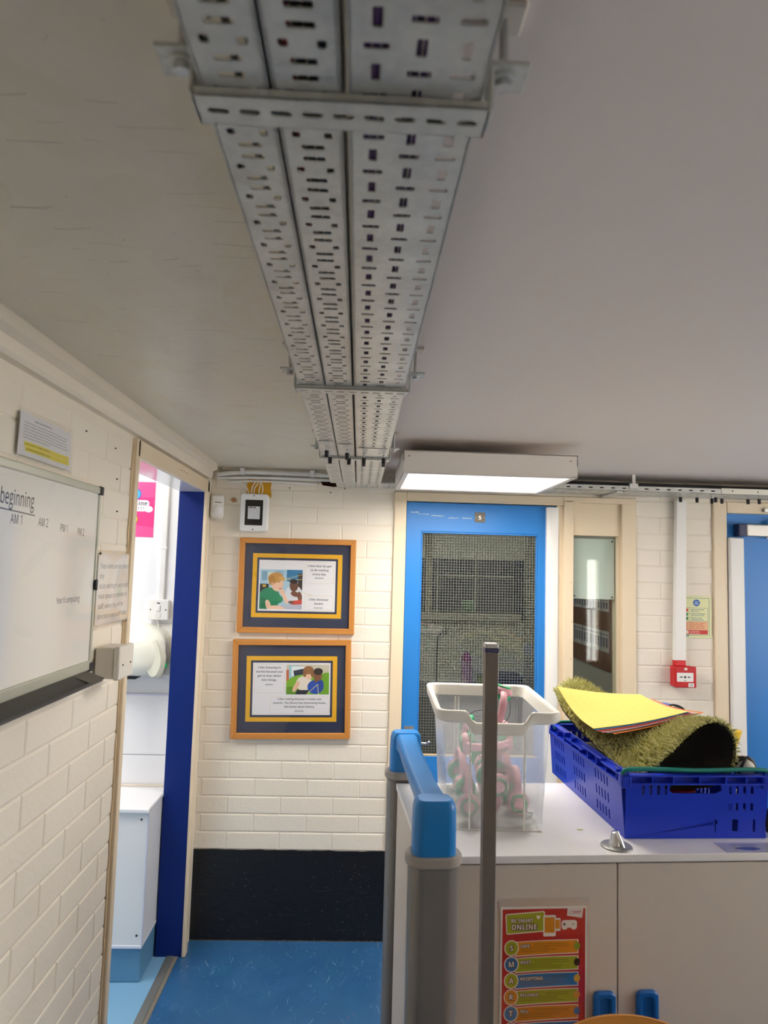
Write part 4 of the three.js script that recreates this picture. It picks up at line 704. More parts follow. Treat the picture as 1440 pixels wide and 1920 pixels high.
// ------------------------------------------------------------------ laptop trolley in the foreground
const TOP = .975, TA = .058, TO = new THREE.Vector3(.169, 0, 1.513);
const posterTex = canvasTex(840, 1188, (c, w, h) => {
  c.fillStyle = '#f1efec'; c.fillRect(0, 0, w, h); c.fillStyle = '#c2182c'; c.fillRect(18, 22, w - 34, h - 44);
  const band = (x, y, bw, bh, col) => { c.fillStyle = '#f4f1ea'; c.beginPath(); c.moveTo(x - 6, y + 6); c.bezierCurveTo(x + bw * .3, y - 10, x + bw * .7, y - 8, x + bw + 8, y - 8); c.lineTo(x + bw + 8, y + bh - 4); c.bezierCurveTo(x + bw * .6, y + bh, x + bw * .3, y + bh + 4, x - 6, y + bh + 16); c.fill(); c.fillStyle = col; c.beginPath(); c.moveTo(x, y + 12); c.bezierCurveTo(x + bw * .3, y - 2, x + bw * .7, y, x + bw, y); c.lineTo(x + bw, y + bh - 12); c.bezierCurveTo(x + bw * .6, y + bh - 8, x + bw * .3, y + bh - 4, x, y + bh + 6); c.fill(); };
  const cut = (t, x, y, size, col = '#f4f1ea', al = 'left') => { c.font = `bold ${size}px sans-serif`; c.textAlign = al; c.lineWidth = size * .2; c.strokeStyle = '#3c3226'; c.lineJoin = 'round'; c.strokeText(t, x, y); c.fillStyle = col; c.fillText(t, x, y); };
  c.save(); c.translate(240, 140); c.rotate(-.06); c.fillStyle = '#f1ede4'; rrect(c, -190, -88, 384, 188, 22); c.fill(); c.fillStyle = '#a8b42a'; rrect(c, -180, -78, 364, 168, 16); c.fill(); c.restore();
  cut('BE SMART', 100, 142, 46); cut('ONLINE', 104, 208, 66); c.fillStyle = '#f1ede4'; c.beginPath(); c.moveTo(365, 118); c.bezierCurveTo(335, 96, 345, 70, 365, 86); c.bezierCurveTo(385, 70, 395, 96, 365, 118); c.fill();
  c.fillStyle = '#efece8'; rrect(c, 414, 80, 122, 194, 14); c.fill(); c.fillStyle = '#e2941e'; c.fillRect(426, 100, 98, 140); c.fillStyle = '#efece8'; rrect(c, 524, 108, 58, 118, 9); c.fill(); c.fillStyle = '#e2941e'; c.fillRect(531, 124, 44, 80);
  c.fillStyle = '#f0ede8'; rrect(c, 590, 128, 154, 70, 34); c.fill(); blob(c, 622, 190, 30, 26, '#f0ede8'); blob(c, 712, 190, 30, 26, '#f0ede8'); c.fillStyle = '#3a3734'; c.fillRect(602, 162, 32, 9); c.fillRect(614, 150, 9, 32); blob(c, 705, 166, 10, 10, '#b9b6b0');
  c.fillStyle = '#e9e6e4'; c.beginPath(); c.moveTo(650, 20); c.lineTo(806, 20); c.lineTo(792, 112); c.lineTo(644, 88); c.fill(); c.strokeStyle = '#b5656c'; c.lineWidth = 3; c.beginPath(); c.arc(680, 58, 14, 0, 7); c.stroke(); c.fillStyle = '#c98b90'; c.fillRect(702, 46, 84, 10); c.fillRect(702, 62, 70, 8);
  [['S', 'SAFE', '#e3921e', '#a8b42a'], ['M', 'MEET', '#a8b42a', '#2478bf'], ['A', 'ACCEPTING', '#1d7cc4', '#a8b42a'], ['R', 'RELIABLE', '#a8b42a', '#e0912c'], ['T', 'TELL', '#dd8a24', '#1f7cbf']].forEach(([l, t, col, ring], i) => {
    const y = 312 + i * 146; band(150, y, 600, 124, col); c.globalAlpha = .55; c.fillStyle = '#5a4a1c'; for (let k = 0; k < 5; k++) c.fillRect(k < 2 ? 200 + 30 * t.length + (k ? 10 : 0) : 196, y + 24 + k * 17, k < 2 ? 460 - 30 * t.length : rr(250, 440), 5); c.globalAlpha = 1; cut(t, 194, y + 58, 40);
    blob(c, 108, y + 60, 70, 72, '#f0ece2'); blob(c, 108, y + 60, 60, 62, ring); cut(l, 108, y + 84, 68, '#f4f1ea', 'center');
    blob(c, 744, y + 52, 30, 34, ['#8fae3a', '#2b2b2e', '#f0c12e', '#e8a03a', '#3f7fc0'][i]);
  });
  const y = 312 + 5 * 146; band(150, y, 600, 124, '#1f74bd'); cut('SMART WITH A HEART', 210, y + 66, 42); blob(c, 108, y + 60, 70, 72, '#f0ece2'); blob(c, 108, y + 60, 60, 62, '#b52a72');
});
{
  const g = thing('laptop_trolley', 'pale grey two-door trolley cabinet with blue push handle', 'cabinet', TO.toArray(), TA);
  const W = .97, D = .545, body = std('#d2c7bb', .45), topM = std('#efecea', .32, { bumpMap: fineBumpTex, bumpScale: .0001 });
  part(g, 'top', bx(0.0, W, TOP - .018, TOP, -D, 0, .002), topM);
  part(g, 'carcass', merge([bx(.004, .02, .1, TOP - .0185, -D + .004, -.024, .001), bx(W - .02, W - .004, .1, TOP - .0185, -D + .004, -.024, .001), bx(.02, W - .02, .1, .12, -D + .004, -.024), bx(.02, W - .02, .1, TOP - .0185, -D + .004, -D + .02)]), body);
  const dm = .472, pull = std('#0f62b4', .35);
  for (const [x0, x1, hx] of [[.006, dm - .0015, .4365], [dm + .0015, W - .006, .541]]) {
    const d = part(g, 'door', bx(x0, x1, .105, TOP - .022, -.022, -.004, .0012), body);
    const s = roundShape(hx - .0265, hx + .0265, .50, .668, .014, 5); s.holes.push(roundHole(hx - .0135, hx + .0135, .514, .654, .007, 4));
    const h = part(d, 'pull_handle', extrude(s, .014, .003).translate(0, 0, -.004), pull); part(h, 'recess', bx(hx - .0135, hx + .0135, .514, .654, -.004, .001), pull);
  }
  // posts at the left end, capped by the push handle
  const stadium = (w, d) => { const s = new THREE.Shape(); const r = Math.min(w, d) * .46; return roundPath(s, -w / 2, w / 2, -d / 2, d / 2, r, 8); };
  const postMat = std('#86827f', .32, { metalness: .25 }), collarMat = std('#a19a93', .5), blue = std('#1a7fcb', .36);
  const PN = .017, PF = .032, ZN = .045, ZF = -.585, HY = 1.0;
  for (const [PX, z] of [[PN, ZN], [PF, ZF]]) {
    const p = part(g, 'post', extrude(stadium(.114, .07), HY - .07 - .012, .001, 8).rotateX(-Math.PI / 2).translate(PX, .07, z), postMat);
    part(p, 'collar', extrude(stadium(.128, .086), .024, .004, 8).rotateX(-Math.PI / 2).translate(PX, HY - .018, z), collarMat);
    part(p, 'castor', merge([cyl(.035, .035, .022, PX, .035, z, 20, 'x'), bx(PX - .014, PX + .014, .04, .075, z - .015, z + .015, .003)]), M.black);
  }
  const blk = (PX, z) => loft([[0, 1, 1], [.06, 1, 1], [.098, .97, .98], [.112, .9, .9], [.118, .75, .78]].map(([y, kx, kz]) => roundShape(-.049 * kx, .049 * kx, -.034 * kz, .034 * kz, .022 * kx, 6).getPoints().slice(0, -1).map(p => [PX + p.x, HY + .006 + y, z - p.y])), true, false, true);
  const bar = (() => { const rings = []; for (let i = 0; i <= 24; i++) { const t = i / 24, PX = PF + (PN - PF) * t, z = ZF + (ZN - ZF) * t, e = Math.abs(2 * t - 1), k = e ** 6, w = .032 + .004 * k, hh = .020 + .022 * e ** 8, yc = HY + .006 + .1175 - .012 * (1 - e * e) - hh; rings.push(roundShape(-w, w, -hh, hh, .015, 5).getPoints().slice(0, -1).map(p => [PX + p.x, yc + p.y, z])); } return loft(rings, true, true, true); })();
  part(g, 'push_handle', merge([blk(PN, ZN), blk(PF, ZF), bar]), blue);
  for (const z of [-.06, -D + .06]) part(g, 'castor', merge([cyl(.04, .04, .024, W - .06, .04, z, 20, 'x'), bx(W - .075, W - .045, .05, .1, z - .02, z + .02, .003)]), M.black);
}
const trolley = (x, y, z) => new THREE.Vector3(x, y, z).applyAxisAngle(new THREE.Vector3(0, 1, 0), TA).add(TO);
{ // poster on the left door
  const p = trolley(.292, 0, -.0038);
  const g = thing('safety_poster', 'red laminated internet safety poster on the trolley door', 'poster', [p.x, .861 - .149, p.z], TA);
  part(g, 'sheet', uvFit(bx(-.104, .104, -.147, .147, .0006, .0012), 'x', 'y'), std('#ffffff', .4, { map: posterTex }));
  part(g, 'laminate', bx(-.112, .112, -.158, .166, .0013, .0016), phys('#ffffff', .1, { transmission: 1, thickness: 0, ior: 1.45 }));
}
// free-standing square post
{
  const g = thing('metal_post', 'tall grey square steel post with a white cap before the trolley', 'post', [.2575, 0, 1.84]);
  part(g, 'tube', bx(-.0125, .0125, .012, 1.497, -.0125, .0125, .0015), std('#877d75', .42, { metalness: .3 }));
  const c = part(g, 'cap', bx(-.013, .013, 1.495, 1.504, -.013, .013, .003, 2), std('#e9e6e2', .4)); part(c, 'cap_skirt', bx(-.0132, .0132, 1.487, 1.495, -.0132, .0132, .001), std('#4a4a78', .4));
  part(g, 'foot', merge([bx(-.018, .018, 0, .014, -.22, .22, .004), bx(-.016, .016, 0, .03, -.03, .03, .003)]), std('#6f6a66', .45, { metalness: .3 }));
}
// ------------------------------------------------------------------ clear bin of headphones
const BIN = new THREE.Vector3(.380, TOP + .0005, 1.17), BINA = -.038;
const haze = phys('#f8fafc', .44, { transmission: .855, thickness: 0, ior: 1.3 }), hazeRim = phys('#fbf8f0', .4, { transmission: .14, thickness: 0, ior: 1.3 });
{
  const g = thing('storage_bin', 'frosted clear plastic bin of headphones on the trolley', 'bin', BIN.toArray(), BINA);
  const ring = (w, d, r, y, notch = 0) => { const pts = []; const N = 10, add = (x, z) => { let yy = y; if (z > d / 2 - .012 && notch) { const t = Math.min(1, Math.max(0, (.085 - Math.abs(x)) / .022)); yy -= notch * t * t * (3 - 2 * t); } pts.push([x, yy, z]); };
    const C = [[w / 2 - r, d / 2 - r, 0], [-w / 2 + r, d / 2 - r, 90], [-w / 2 + r, -d / 2 + r, 180], [w / 2 - r, -d / 2 + r, 270]];
    C.forEach(([cx, cz, a], q) => { for (let i = 0; i <= 5; i++) { const t = (a + 18 * i) * R; add(cx + r * Math.cos(t), cz + r * Math.sin(t)); } const nx = C[(q + 1) % 4], e = [cx + r * Math.cos((a + 90) * R), cz + r * Math.sin((a + 90) * R)], f = [nx[0] + r * Math.cos((a + 90) * R), nx[1] + r * Math.sin((a + 90) * R)], M2 = q === 0 ? 26 : 6; for (let i = 1; i < M2; i++) add(e[0] + (f[0] - e[0]) * i / M2, e[1] + (f[1] - e[1]) * i / M2); });
    return pts.reverse(); };
  const H = .308;
  part(g, 'wall', loft([ring(.245, .36, .022, .004), ring(.262, .375, .024, .15), ring(.276, .388, .026, H - .048, .012), ring(.284, .394, .028, H - .03, .03)], true, true, false), haze);
  part(g, 'rim', loft([ring(.284, .394, .028, H - .034, .03), ring(.308, .42, .03, H - .03, .03), ring(.322, .43, .03, H - .024, .03), ring(.326, .434, .03, H - .004, .03), ring(.318, .428, .028, H, .03), ring(.302, .414, .026, H, .03), ring(.292, .402, .024, H - .006, .03), ring(.280, .390, .022, H - .034, .03)], true), hazeRim);
  for (const x of [-.07, .07]) { part(g, 'rib', bx(x - .002, x + .002, .006, .255, .186, .194, .001), hazeRim); part(g, 'rib', bx(x - .002, x + .002, .006, .27, -.197, -.189, .001), hazeRim); part(g, 'rib', bx(x * .86 - .002, x * .86 + .002, .006, .27, -.197, -.189, .001), hazeRim); }
  part(g, 'base', bx(-.12, .12, 0, .004, -.178, .178, .001), hazeRim);
}
function makeHeadphones() {
  const g = thing('headphones', 'pink and mint headphones piled in the clear bin', 'headphones', [0, 0, 0], 0, 'headphones in the clear bin');
  const pink = std('#e2a6b0', .5), mint = std('#1fae74', .55), grey = std('#6e6a78', .6);
  const pts = []; for (let i = 0; i <= 16; i++) { const a = Math.PI * i / 16; pts.push([.066 * Math.cos(a), .05 + .075 * Math.sin(a), 0]); }
  const hb = new THREE.TubeGeometry(new THREE.CatmullRomCurve3(pts.map(p => new THREE.Vector3(...p))), 28, .007, 8); hb.scale(1, 1, 1.7); part(g, 'headband', hb, pink);
  for (const s of [-1, 1]) {
    const c = part(g, 'ear_cup', new THREE.SphereGeometry(.034, 18, 12).scale(.55, 1.05, 1).translate(s * .066, .036, 0), pink);
    part(c, 'ear_pad', new THREE.TorusGeometry(.024, .0095, 10, 22).rotateY(Math.PI / 2).translate(s * .05, .036, 0), mint); part(c, 'cap_ring', new THREE.TorusGeometry(.022, .004, 8, 22).rotateY(Math.PI / 2).translate(s * .0805, .036, 0), mint);
  }
  part(g, 'lead', tube([[-.066, .004, 0], [-.06, -.012, .02], [-.02, -.004, .05], [.03, -.012, .045], [.06, -.004, .02]], .0018, 24, 6), grey);
  for (const c of g.children) { c.geometry.translate(0, -.062, 0); for (const k of c.children) k.geometry.translate(0, -.062, 0); }
  g.scale.setScalar(.88);
  return g;
}
{
  const proto = makeHeadphones();
  const spots = [[-.064, .078, .085, 1.50, 0, .1], [.002, .078, .09, 1.66, 0, 3.1], [.066, .078, .085, 1.5, 0, -.1], [-.064, .078, -.085, 1.6, 0, .1], [.002, .078, -.085, 1.5, 0, 3.05], [.066, .078, -.09, 1.62, 0, .1], [-.01, .198, .092, .12, 1.5, .08], [.01, .198, -.09, 3.0, 1.5, -.08], [.03, .266, .01, 1.3, 1.35, .2]];
  spots.forEach(([x, y, z, ry, rx, rz], i) => {
    const o = i ? proto.clone() : proto; if (i) { o.name = numbered('headphones'); scene.add(o); }
    const p = new THREE.Vector3(x, y, z).applyAxisAngle(new THREE.Vector3(0, 1, 0), BINA).add(BIN); o.position.copy(p); o.rotation.set(rx, ry, rz);
  });
}
// ------------------------------------------------------------------ blue crate and its contents
const CR = new THREE.Vector3(.869, TOP + .0005, 1.100), CRA = .045;
const crate = (x, y, z) => new THREE.Vector3(x, y, z).applyAxisAngle(new THREE.Vector3(0, 1, 0), CRA).add(CR);
{
  const g = thing('plastic_crate', 'blue slotted plastic crate with a green bale bar on the trolley', 'crate', CR.toArray(), CRA);
  const blue = std('#1638c8', .34), W = .375, D = .56, H = .172, flare = .012;
  part(g, 'base', bx(-W / 2 + .003, W / 2 - .003, 0, .006, -D / 2 + .003, D / 2 - .003, .002), blue);
  const slot = (s, x, y, w = .0075, h = .024) => s.holes.push(roundHole(x - w / 2, x + w / 2, y - h / 2, y + h / 2, w / 2 - .0002, 4));
  const front = () => { const s = rectShape(-W / 2, W / 2, 0, H - .034); 
    const hp = new THREE.Path(); [[-.07, H - .036], [-.074, H - .05], [-.064, H - .058], [.05, H - .058], [.066, H - .05], [.062, H - .036]].forEach(([x, y], i) => i ? hp.lineTo(x, y) : hp.moveTo(x, y)); s.holes.push(hp);
    for (const x of [-.142, -.122, -.102, -.082]) slot(s, x, H - .05); for (const x of [.09, .108, .128, .148]) { slot(s, x, H - .05, .0075, .02); slot(s, x, H - .092, .0075, .02); }
    s.holes.push(roundHole(.096, .112, .018, .048, .001, 1), roundHole(.152, .158, .016, .048, .001, 1), roundHole(.05, .0525, .014, .044, .0005, 1), roundHole(.046, .0565, .036, .047, .004, 4));
    return s; };
  const side = () => { const s = new THREE.Shape(); s.moveTo(-D / 2, 0); s.lineTo(D / 2, 0); s.lineTo(D / 2, H - .034); s.lineTo(-D / 2, H - .034); s.closePath();
    for (const c of [-.19, -.02, .15]) for (let r = 0; r < 3; r++) for (let k = 0; k < 5; k++) slot(s, c + (k - 2) * .02, .03 + r * .042, .0075, .026); return s; };
  const wallZ = (z, sg, shape) => { const w = extrude(shape, .004); const p = w.attributes.position; for (let i = 0; i < p.count; i++) p.setZ(i, p.getZ(i) + sg * flare * p.getY(i) / H); w.computeVertexNormals(); return w.translate(0, 0, z); };
  part(g, 'end_wall', wallZ(D / 2 - .004, 1, front()), blue); part(g, 'end_wall', wallZ(-D / 2, -1, front()), blue);
  part(g, 'side_wall', wallZ(-.002, 1, side()).rotateY(-Math.PI / 2).translate(-W / 2 + .002, 0, 0), blue); part(g, 'side_wall', wallZ(-.002, -1, side()).rotateY(-Math.PI / 2).translate(W / 2 - .002, 0, 0), blue);
  // stepped rim with webs
  const rimBits = [], y0 = H - .036, y1 = H, ox = W / 2 + .014, oz = D / 2 + .014;
  for (const sg of [-1, 1]) {
    rimBits.push(bx(-ox, ox, y0, y0 + .004, sg > 0 ? oz - .024 : -oz, sg > 0 ? oz : -oz + .024, .001), bx(-ox, ox, y1 - .016, y1 - .012, sg > 0 ? oz - .02 : -oz, sg > 0 ? oz : -oz + .02, .001), bx(-ox + .01, ox - .01, y0, y1 - .012, sg > 0 ? oz - .022 : -oz + .018, sg > 0 ? oz - .018 : -oz + .022, .001));
    for (const x of [-.18, -.12, -.065, .005, .075, .13, .18]) rimBits.push(bx(x - .0015, x + .0015, y0, y1 - .012, sg > 0 ? oz - .02 : -oz, sg > 0 ? oz : -oz + .02));
    const a = sg > 0 ? ox - .022 : -ox, b = sg > 0 ? ox : -ox + .022;
    rimBits.push(bx(a, b, y0, y0 + .004, -oz, oz, .001), bx(sg > 0 ? ox - .021 : -ox + .017, sg > 0 ? ox - .017 : -ox + .021, y0, y1 - .004, -oz, oz, .001));
    for (let k = 0; k < 9; k++) { const z = -.26 + k * .065; rimBits.push(bx(a, b, y0, y1 - (k % 3 === 1 ? .02 : .006), z - .0015, z + .0015)); }
    for (const [za, zb, dy] of [[-oz, -.12, -.004], [-.12, .02, -.018], [.02, .16, -.006], [.16, oz, -.012]]) rimBits.push(bx(a, b, y1 + dy - .004, y1 + dy, za, zb, .001));
    for (const sz of [-1, 1]) rimBits.push(bx(sg * ox - .014, sg * ox + .014, y0 - .01, y1 - .01, sz * oz - .014, sz * oz + .014, .006).translate(-sg * .014, 0, -sz * .014));
  }
  part(g, 'rim', merge(rimBits), blue);
  const green = std('#0f7f74', .35);
  for (const z of [oz - .008, -oz + .05]) part(g, 'bale_bar', tube([[-ox + .012, H - .02, z], [-ox + .006, H - .006, z], [-ox + .014, H - .001, z], [0, H - .001, z], [ox - .014, H - .001, z], [ox - .006, H - .006, z], [ox - .012, H - .02, z]], .0055, 60, 10), green);
}
// shaggy rug stuffed into the crate: a folded sheet with dark backing and pile
{
  const rows = [ // world points, front to back; each row runs left to right over the top and back underneath
    [[.700, 1.120, 1.352], [.765, 1.128, 1.358], [.815, 1.165, 1.360], [.865, 1.212, 1.360], [.915, 1.250, 1.358], [.962, 1.258, 1.356], [.996, 1.225, 1.352], [.998, 1.160, 1.350], [.960, 1.105, 1.345], [.860, 1.090, 1.340], [.770, 1.090, 1.335]],
    [[.690, 1.150, 1.240], [.755, 1.160, 1.245], [.815, 1.182, 1.250], [.870, 1.208, 1.250], [.920, 1.232, 1.250], [.965, 1.240, 1.245], [1.002, 1.215, 1.240], [1.006, 1.155, 1.240], [.965, 1.100, 1.235], [.860, 1.085, 1.230], [.770, 1.085, 1.225]],
    [[.668, 1.180, 1.120], [.740, 1.186, 1.125], [.810, 1.194, 1.130], [.870, 1.206, 1.130], [.925, 1.218, 1.130], [.970, 1.215, 1.130], [1.000, 1.185, 1.125], [1.002, 1.135, 1.125], [.960, 1.095, 1.120], [.860, 1.080, 1.115], [.770, 1.080, 1.110]],
    [[.650, 1.218, 1.000], [.725, 1.222, 1.005], [.800, 1.216, 1.005], [.865, 1.214, 1.005], [.920, 1.210, 1.005], [.962, 1.196, 1.005], [.990, 1.170, 1.000], [.990, 1.130, 1.000], [.950, 1.090, 1.000], [.860, 1.080, .995], [.770, 1.080, .990]],
    [[.660, 1.245, .905], [.716, 1.262, .910], [.776, 1.250, .910], [.845, 1.222, .910], [.910, 1.204, .905], [.955, 1.184, .905], [.978, 1.150, .900], [.976, 1.122, .900], [.940, 1.090, .900], [.860, 1.080, .900], [.770, 1.080, .900]],
    [[.690, 1.222, .852], [.722, 1.272, .848], [.768, 1.268, .848], [.836, 1.212, .852], [.900, 1.186, .852], [.942, 1.166, .852], [.962, 1.140, .852], [.962, 1.118, .852], [.930, 1.090, .852], [.860, 1.080, .852], [.770, 1.080, .852]]];
  const cu = rows.map(r => new THREE.CatmullRomCurve3(r.map(p => new THREE.Vector3(...p))));
  const NU = 64, NV = 40;
  const P = (u, v) => { const c = new THREE.CatmullRomCurve3(cu.map(k => k.getPoint(u))); return c; };
  const grid = []; for (let i = 0; i <= NU; i++) { const c = P(i / NU); grid.push(Array.from({ length: NV + 1 }, (_, j) => c.getPoint(j / NV))); }
  const nrm = (i, j) => { const a = grid[Math.min(NU, i + 1)][j].clone().sub(grid[Math.max(0, i - 1)][j]), b = grid[i][Math.min(NV, j + 1)].clone().sub(grid[i][Math.max(0, j - 1)]); return a.cross(b).normalize().multiplyScalar(1); };
  const s0 = nrm(10, 10).y < 0 ? -1 : 1;
  const sheet = (off) => { const pos = [], idx = []; for (let i = 0; i <= NU; i++) for (let j = 0; j <= NV; j++) { const q = grid[i][j].clone().addScaledVector(nrm(i, j), s0 * off); pos.push(q.x, q.y, q.z); } for (let i = 0; i < NU; i++) for (let j = 0; j < NV; j++) { const a = i * (NV + 1) + j, b = a + NV + 1; s0 > 0 ? idx.push(a, b, b + 1, a, b + 1, a + 1) : idx.push(a, b + 1, b, a, a + 1, b + 1); } const g = new THREE.BufferGeometry(); g.setAttribute('position', new THREE.Float32BufferAttribute(pos, 3)); g.setIndex(idx); g.setAttribute('uv', new THREE.Float32BufferAttribute(new Float32Array(pos.length / 3 * 2), 2)); g.computeVertexNormals(); return g; };
  const rug = thing('shaggy_rug', 'folded olive green shaggy rug with dark backing in the crate', 'rug');
  part(rug, 'pile_base', sheet(.004), std('#8d8640', .95)); part(rug, 'backing', sheet(-.003), std('#454037', .95));
  const strandG = new THREE.ConeGeometry(.0022, .017, 4, 1).translate(0, .0085, 0);
  const spots = []; for (let k = 0; k < 9000; k++) { const i = rnd() * NU * .72, j = rnd() * NV, a = Math.floor(i), b = Math.floor(j); if (a >= NU || b >= NV) continue; const p = grid[a][b].clone().lerp(grid[a + 1][b + 1], (i - a + j - b) / 2).add(new THREE.Vector3(rr(-.003, .003), 0, rr(-.003, .003))); spots.push([p, nrm(a, b).multiplyScalar(s0), a, b]); }
  const im = new THREE.InstancedMesh(strandG, std('#ffffff', .9), spots.length); im.name = 'shag_pile'; im.userData.kind = 'stuff'; im.castShadow = im.receiveShadow = true;
  const m4 = new THREE.Matrix4(), q4 = new THREE.Quaternion(), up = new THREE.Vector3(0, 1, 0);
  spots.forEach(([p, n, a, b], k) => { const edge = b > NV - 7 || a < 3; const d = n.clone().add(new THREE.Vector3(rr(-.9, .9), rr(-.5, .4), rr(-.6, 1.0))).normalize(); q4.setFromUnitVectors(up, d); const sc = edge ? rr(1.0, 1.9) : rr(.7, 1.25); m4.compose(p.clone().addScaledVector(n, .003), q4, new THREE.Vector3(1.2, sc, 1.2)); im.setMatrixAt(k, m4); im.setColorAt(k, new THREE.Color().setHSL(.152 + rr(-.01, .012), rr(.34, .44), rr(.36, .54))); });
  rug.add(im);
}
// coloured sheets lying on the rug
{
  const worksheet = canvasTex(600, 424, (c, w, h) => { c.fillStyle = '#eddb76'; c.fillRect(0, 0, w, h); c.globalAlpha = .3; for (let i = 0; i < 7; i++) for (let k = 0; k < 9; k++) { c.fillStyle = '#b9a95a'; c.fillRect(50 + k * 58, 60 + i * 46, 24, 3); c.fillRect(52 + k * 58, 66 + i * 46, 14, 2); } c.globalAlpha = 1; });
  const Q = [[.668, 1.212, 1.232], [.966, 1.252, 1.172], [.914, 1.262, .962], [.622, 1.294, 1.04]]; // near left, near right, far right, far left
  const sheetGeo = (dy, dx, dz, rot) => { const N = 12, top = [], th = .0004, pos = [], idx = [], uv = []; for (const side of [0, 1]) for (let i = 0; i <= N; i++) for (let j = 0; j <= N; j++) { const u0 = i / N, v0 = j / N, u = u0 + dx - rot * (v0 - .5) * .35, v = v0 - dz + rot * (u0 - .5); const p = [0, 1, 2].map(k => (Q[0][k] * (1 - u) + Q[1][k] * u) * (1 - v) + (Q[3][k] * (1 - u) + Q[2][k] * u) * v); p[1] += -.018 * Math.sin(Math.PI * v) * (1 - .5 * u) - .006 * Math.sin(Math.PI * u) + dy - side * th; pos.push(...p); uv.push(u0, v0); } const o = (N + 1) * (N + 1); for (let i = 0; i < N; i++) for (let j = 0; j < N; j++) { const a = i * (N + 1) + j, b = a + N + 1; idx.push(a, b, b + 1, a, b + 1, a + 1, o + a, o + b + 1, o + b, o + a, o + a + 1, o + b + 1); } const g = new THREE.BufferGeometry(); g.setAttribute('position', new THREE.Float32BufferAttribute(pos, 3)); g.setAttribute('uv', new THREE.Float32BufferAttribute(uv, 2)); g.setIndex(idx); g.computeVertexNormals(); return g; };
  [['#4f8fc4', 'blue paper sheet right under the yellow worksheet', -.0022, .01, .02, .01], ['#d8553f', 'red paper sheet under the blue one on the rug', -.0044, .02, .045, .02], ['#e9a9ae', 'pink paper sheet under the red one on the rug', -.0066, .05, .065, .04], ['#c9bfae', 'beige paper sheet under the pink one on the rug', -.0088, .09, .07, .06], ['#e07a24', 'orange paper sheet at the bottom of the paper pile', -.011, .14, .085, .09]].forEach(([col, label, dy, dx, dz, rot]) => solo('paper_sheet', label, 'paper', sheetGeo(dy, dx, dz, rot), std(col, .8)));
  solo('paper_sheet', 'yellow printed worksheet on top of the paper pile', 'paper', sheetGeo(0, 0, 0, 0), std('#ffffff', .8, { map: worksheet }));
}
// odds and ends in the crate
{
  const b = thing('soft_ball', 'black and white striped ball in the crate corner', 'ball', [1.036, 1.146, 1.335]);
  part(b, 'ball', new THREE.SphereGeometry(.027, 24, 18), std('#d9d4c8', .7)); for (const a of [-.5, .1, .7]) part(b, 'stripe', new THREE.TorusGeometry(.0252, .0045, 8, 26).rotateY(a).rotateX(.5), M.black);
  const s = thing('toy_scoop', 'yellow plastic scoop sticking out of the crate', 'toy', [1.034, 1.122, 1.250], .3);
  part(s, 'bowl', loft([[0, .012, .012], [.04, .02, .015], [.075, .03, .02], [.095, .034, .022]].map(([y, a, c]) => Array.from({ length: 16 }, (_, i) => [a * Math.cos(i / 16 * 6.2832) + y * .2, y, -c * Math.sin(i / 16 * 6.2832)])), true, true, true), std('#ecc51f', .4)); part(s, 'handle', cyl(.006, .006, .08, 0, -.03, 0, 10), std('#ecc51f', .4));
  const k = thing('toy_block', 'bright blue plastic block behind the paper pile', 'toy', [1.025, 1.142, .885], .4);
  part(k, 'block', bx(-.02, .02, 0, .06, -.02, .02, .004), std('#2b62d8', .35)); part(k, 'tab', bx(-.006, .02, .06, .078, -.018, .018, .003), std('#2b62d8', .35));
  const c = thing('toy_cable', 'black and white looped lead at the back of the crate', 'cord'); part(c, 'white_loop', tube([[1.0, 1.14, .93], [1.01, 1.2, .93], [1.035, 1.222, .94], [1.075, 1.205, .95], [1.085, 1.14, .95]], .004, 30, 8), M.white); part(c, 'black_loop', tube([[.995, 1.14, .95], [1.0, 1.21, .95], [1.02, 1.228, .95], [1.06, 1.215, .955], [1.078, 1.14, .955]], .003, 30, 8), M.black);
  const r = thing('toy_drum', 'red and white toy seen through the crate hand hole', 'toy', [.88, TOP + .007, 1.31]); part(r, 'body', cyl(.035, .035, .088, 0, .044, 0, 20), std('#c01c34', .4)); part(r, 'band', cyl(.0356, .0356, .022, 0, .072, 0, 20), M.white); part(r, 'lid', cyl(.036, .033, .012, 0, .092, 0, 20), std('#c01c34', .4));
}
